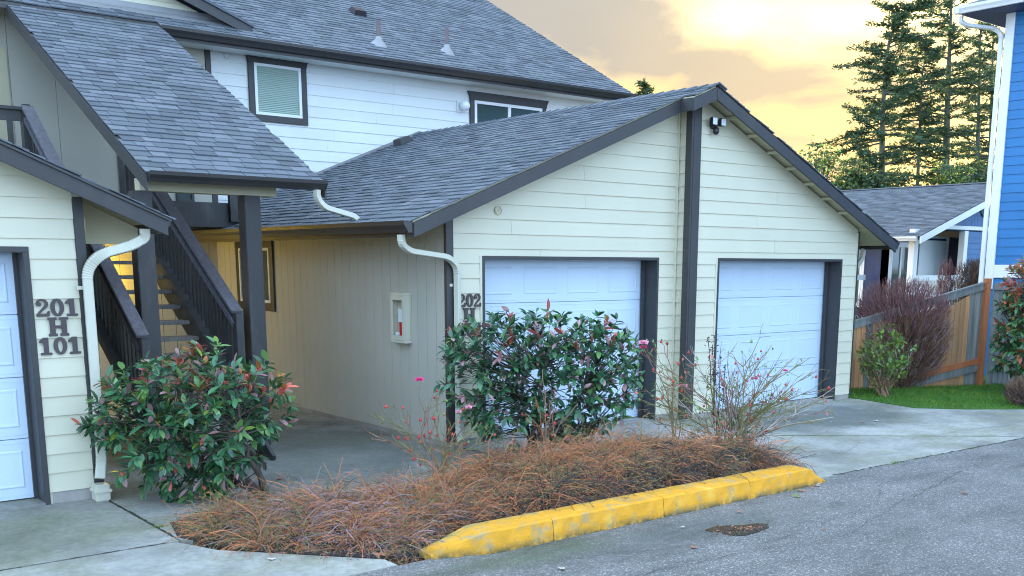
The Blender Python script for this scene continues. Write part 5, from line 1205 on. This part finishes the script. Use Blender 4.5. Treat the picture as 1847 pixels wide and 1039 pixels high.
# ------------------------------------------------------------------ trees
def conifer(name, label, path, prof, seed, nb_=110, trunk=.20, zlo=2.0, dens=1.0, mats=('needle', 'needle2'), sunny=.25, tuft=.26, group='tall conifers behind the bungalow'):
    q = random.Random(seed); P = [Vector(p) for p in path]; t = thing(name, label, 'tree', tuple(P[0]), group)
    cum = [0]
    for a, b_ in zip(P, P[1:]): cum.append(cum[-1]+(b_-a).length)
    T = cum[-1]
    def at(s):
        for i in range(len(P)-1):
            if s <= cum[i+1]: return P[i].lerp(P[i+1], (s-cum[i])/(cum[i+1]-cum[i]))
        return P[-1]
    n = 16; pts = [at(T*i/n) for i in range(n+1)]
    MB().tube(pts, [trunk*(1-.88*i/n) for i in range(n+1)], 8).build('trunk', M['greenbark'], t, smooth=True)
    br = MB(); nd_ = MB(); V, F, MI = nd_.v, nd_.f, nd_.mi
    def needles(c, d, k, sz):
        for _ in range(k):
            dd = (d*.7+rv(q, 1.0)); dd.z *= .6; dd.normalize(); o = dd.cross(rv(q, 1)).normalized()*sz*q.uniform(.09, .15); p = c+rv(q, .13)*Vector((1, 1, .5)); e = p+dd*sz*q.uniform(.5, 1.0); i0 = len(V)
            V.extend([tuple(p-o*.5), tuple(p+o*.5), tuple(p.lerp(e, .6)+o), tuple(e), tuple(p.lerp(e, .6)-o)]); F.append((i0, i0+1, i0+2, i0+3, i0+4)); MI.append(1 if q.random() < sunny else 0)
    for i in range(nb_):
        u = (i+q.random())/nb_; s = zlo+(T-zlo)*u; o = at(s); r = prof(u)*q.uniform(.35, 1.15)
        if q.random() < .12: r *= 1.3
        a = q.uniform(0, 6.28)+i*2.4; d = Vector((math.cos(a), math.sin(a), q.uniform(-.15, .25)+.25*u)).normalized(); m_ = max(3, int(r/.24)); pp = o.copy(); L = [pp.copy()]
        for k in range(m_):
            d = (d+Vector((0, 0, -.05+.10*(k/m_)))+rv(q, .10)).normalized(); pp = pp+d*(r/m_); L.append(pp.copy())
        br.tube(L, [.035*(1-.85*k/m_)*(.5+.5*r/2) for k in range(m_+1)], 4, cap=False)
        for k in range(1, m_+1):
            fr = k/m_
            if fr < .25 and r > 1: continue
            needles(L[k], d, int(17*dens*(.6+.8*q.random())), tuft*(.7+.4*(1-fr)))
            if q.random() < .7:
                sd_ = d.cross(Vector((0, 0, 1))).normalized()*(1 if q.random() < .5 else -1); e = L[k]+(sd_+d*.5)*r*.22*(1.1-fr); needles(e, sd_, int(9*dens), tuft*.8); br.tube([L[k], e], [.01, .005], 3, cap=False)
    needles(P[-1], Vector((0, 0, 1)), 12, tuft)
    br.build('branches', M['greenbark'], t, kind='stuff')
    link('foliage', nd_.mesh('foliage', [M[mats[0]], M[mats[1]]]), t, kind='stuff')
    return t
conifer('conifer_tree', 'tall conifer with a top bent over to the right, nearest the sunset', [(37.9, 24.8, 0), (38.0, 24.86, 5.2), (38.37, 25.27, 8.1), (38.8, 25.53, 10.5), (39.0, 25.5, 11.3), (39.4, 25.4, 12.0), (39.9, 25.05, 12.25), (40.35, 24.7, 12.3)], lambda u: 3.3*(1-u)**.75+.6, 51, 150, zlo=2.5, dens=1.15)
conifer('conifer_tree', 'tall straight conifer with bare lower trunk in the middle of the row', [(42.6, 24.7, 0), (42.83, 24.87, 5.5), (43.4, 25.41, 9.5), (44.1, 26.0, 14.2)], lambda u: 2.5*(1-u)**.45+.3, 52, 105, trunk=.26, zlo=2.5)
conifer('conifer_tree', 'slim conifer with a thin bare stem between the two taller ones', [(40.9, 25.0, 0), (40.98, 25.07, 5.4), (41.6, 25.6, 9.6), (42.0, 25.72, 11.3)], lambda u: 1.5*math.sin(math.pi*min(1, u*.9+.1))+.25, 53, 70, trunk=.13, zlo=7.0)
conifer('conifer_tree', 'broad conifer just left of the blue house corner', [(48.5, 26.5, 0), (48.76, 26.66, 5.9), (49.8, 27.7, 13.4)], lambda u: 2.9*(1-u)**.5+.3, 54, 100, zlo=2.5)
conifer('conifer_tree', 'rearmost conifer half hidden by the blue house corner', [(51.0, 27.2, 0), (51.2, 27.32, 6.06), (52.2, 28.36, 14.0)], lambda u: 2.6*(1-u)**.5+.3, 55, 95, zlo=2.5)
conifer('conifer_tree', 'small conifer tip poking above the garage ridge', [(29.4, 29.9, 0), (29.5, 30.0, 8.0), (29.63, 30.12, 8.85)], lambda u: .45*(1-u)+.15, 56, 30, trunk=.08, zlo=6.6, sunny=.5)
def broad(name, label, base, ctr, rad, seed, n=900, mats=('leaf_y', 'needle2', 'leaf_o'), leafs=.16, group=None):
    q = random.Random(seed); t = thing(name, label, 'tree', base, group); base, ctr = Vector(base), Vector(ctr); br = MB()
    MB().tube(curve_pts(base, ctr, q, 6, .08), [.16-.02*k for k in range(7)], 7).build('trunk', M['greenbark'], t, smooth=True)
    mb = MB()
    cl = []
    for i in range(60):
        v = rv(q, 1).normalized()*q.uniform(.4, 1); e = ctr+Vector((v.x*rad[0], v.y*rad[0], v.z*rad[1])); cl.append(e); br.tube(curve_pts(base.lerp(ctr, q.uniform(.5, 1)), e, q, 4, .06), [.04, .03, .02, .015, .008], 4, cap=False)
    for i in range(n*3):
        e = q.choice(cl)+Vector((q.gauss(0, .25), q.gauss(0, .25), q.gauss(0, .2))); a = rv(q, 1).normalized(); o = a.orthogonal().normalized()*leafs*.35; mb.add([e, e+a*leafs*.5+o, e+a*leafs, e+a*leafs*.5-o], [(0, 1, 2, 3)], q.choice(range(len(mats))))
    br.build('branches', M['greenbark'], t, kind='stuff'); link('foliage', mb.mesh('foliage', [M[m_] for m_ in mats]), t, kind='stuff')
broad('broadleaf_tree', 'sunlit yellow green tree low on the left of the conifers', (34.6, 25.2, 0), (34.7, 25.2, 5.0), (1.7, 1.5), 61, 1100, mats=('needle2', 'leaf_y', 'needle'))
broad('broadleaf_tree', 'darker round tree in front of the bent conifer', (36.6, 24.4, 0), (36.6, 24.3, 4.7), (1.8, 1.3), 62, 1400, mats=('needle', 'needle2'))
broad('broadleaf_tree', 'small bright green tree just above the bungalow ridge', (38.2, 22.0, 0), (38.2, 22.0, 5.0), (.9, .9), 63, 500, mats=('needle2', 'leaf_y', 'needle'))
broad('broadleaf_tree', 'dark bushy tree at the foot of the middle conifer', (44.0, 24.0, 0), (44.0, 24.0, 4.6), (2.6, 1.3), 64, 1500, mats=('needle', 'needle'))
broad('broadleaf_tree', 'dark bushy tree behind the bungalow ridge next to the blue house', (47.5, 24.5, 0), (47.5, 24.5, 5.0), (2.6, 1.5), 65, 1500, mats=('needle', 'needle2'))
broad('broadleaf_tree', 'dark low tree right behind the garage roof end', (33.0, 26.5, 0), (33.0, 26.5, 3.9), (2.0, 1.5), 66, 1200, mats=('needle', 'needle2'))
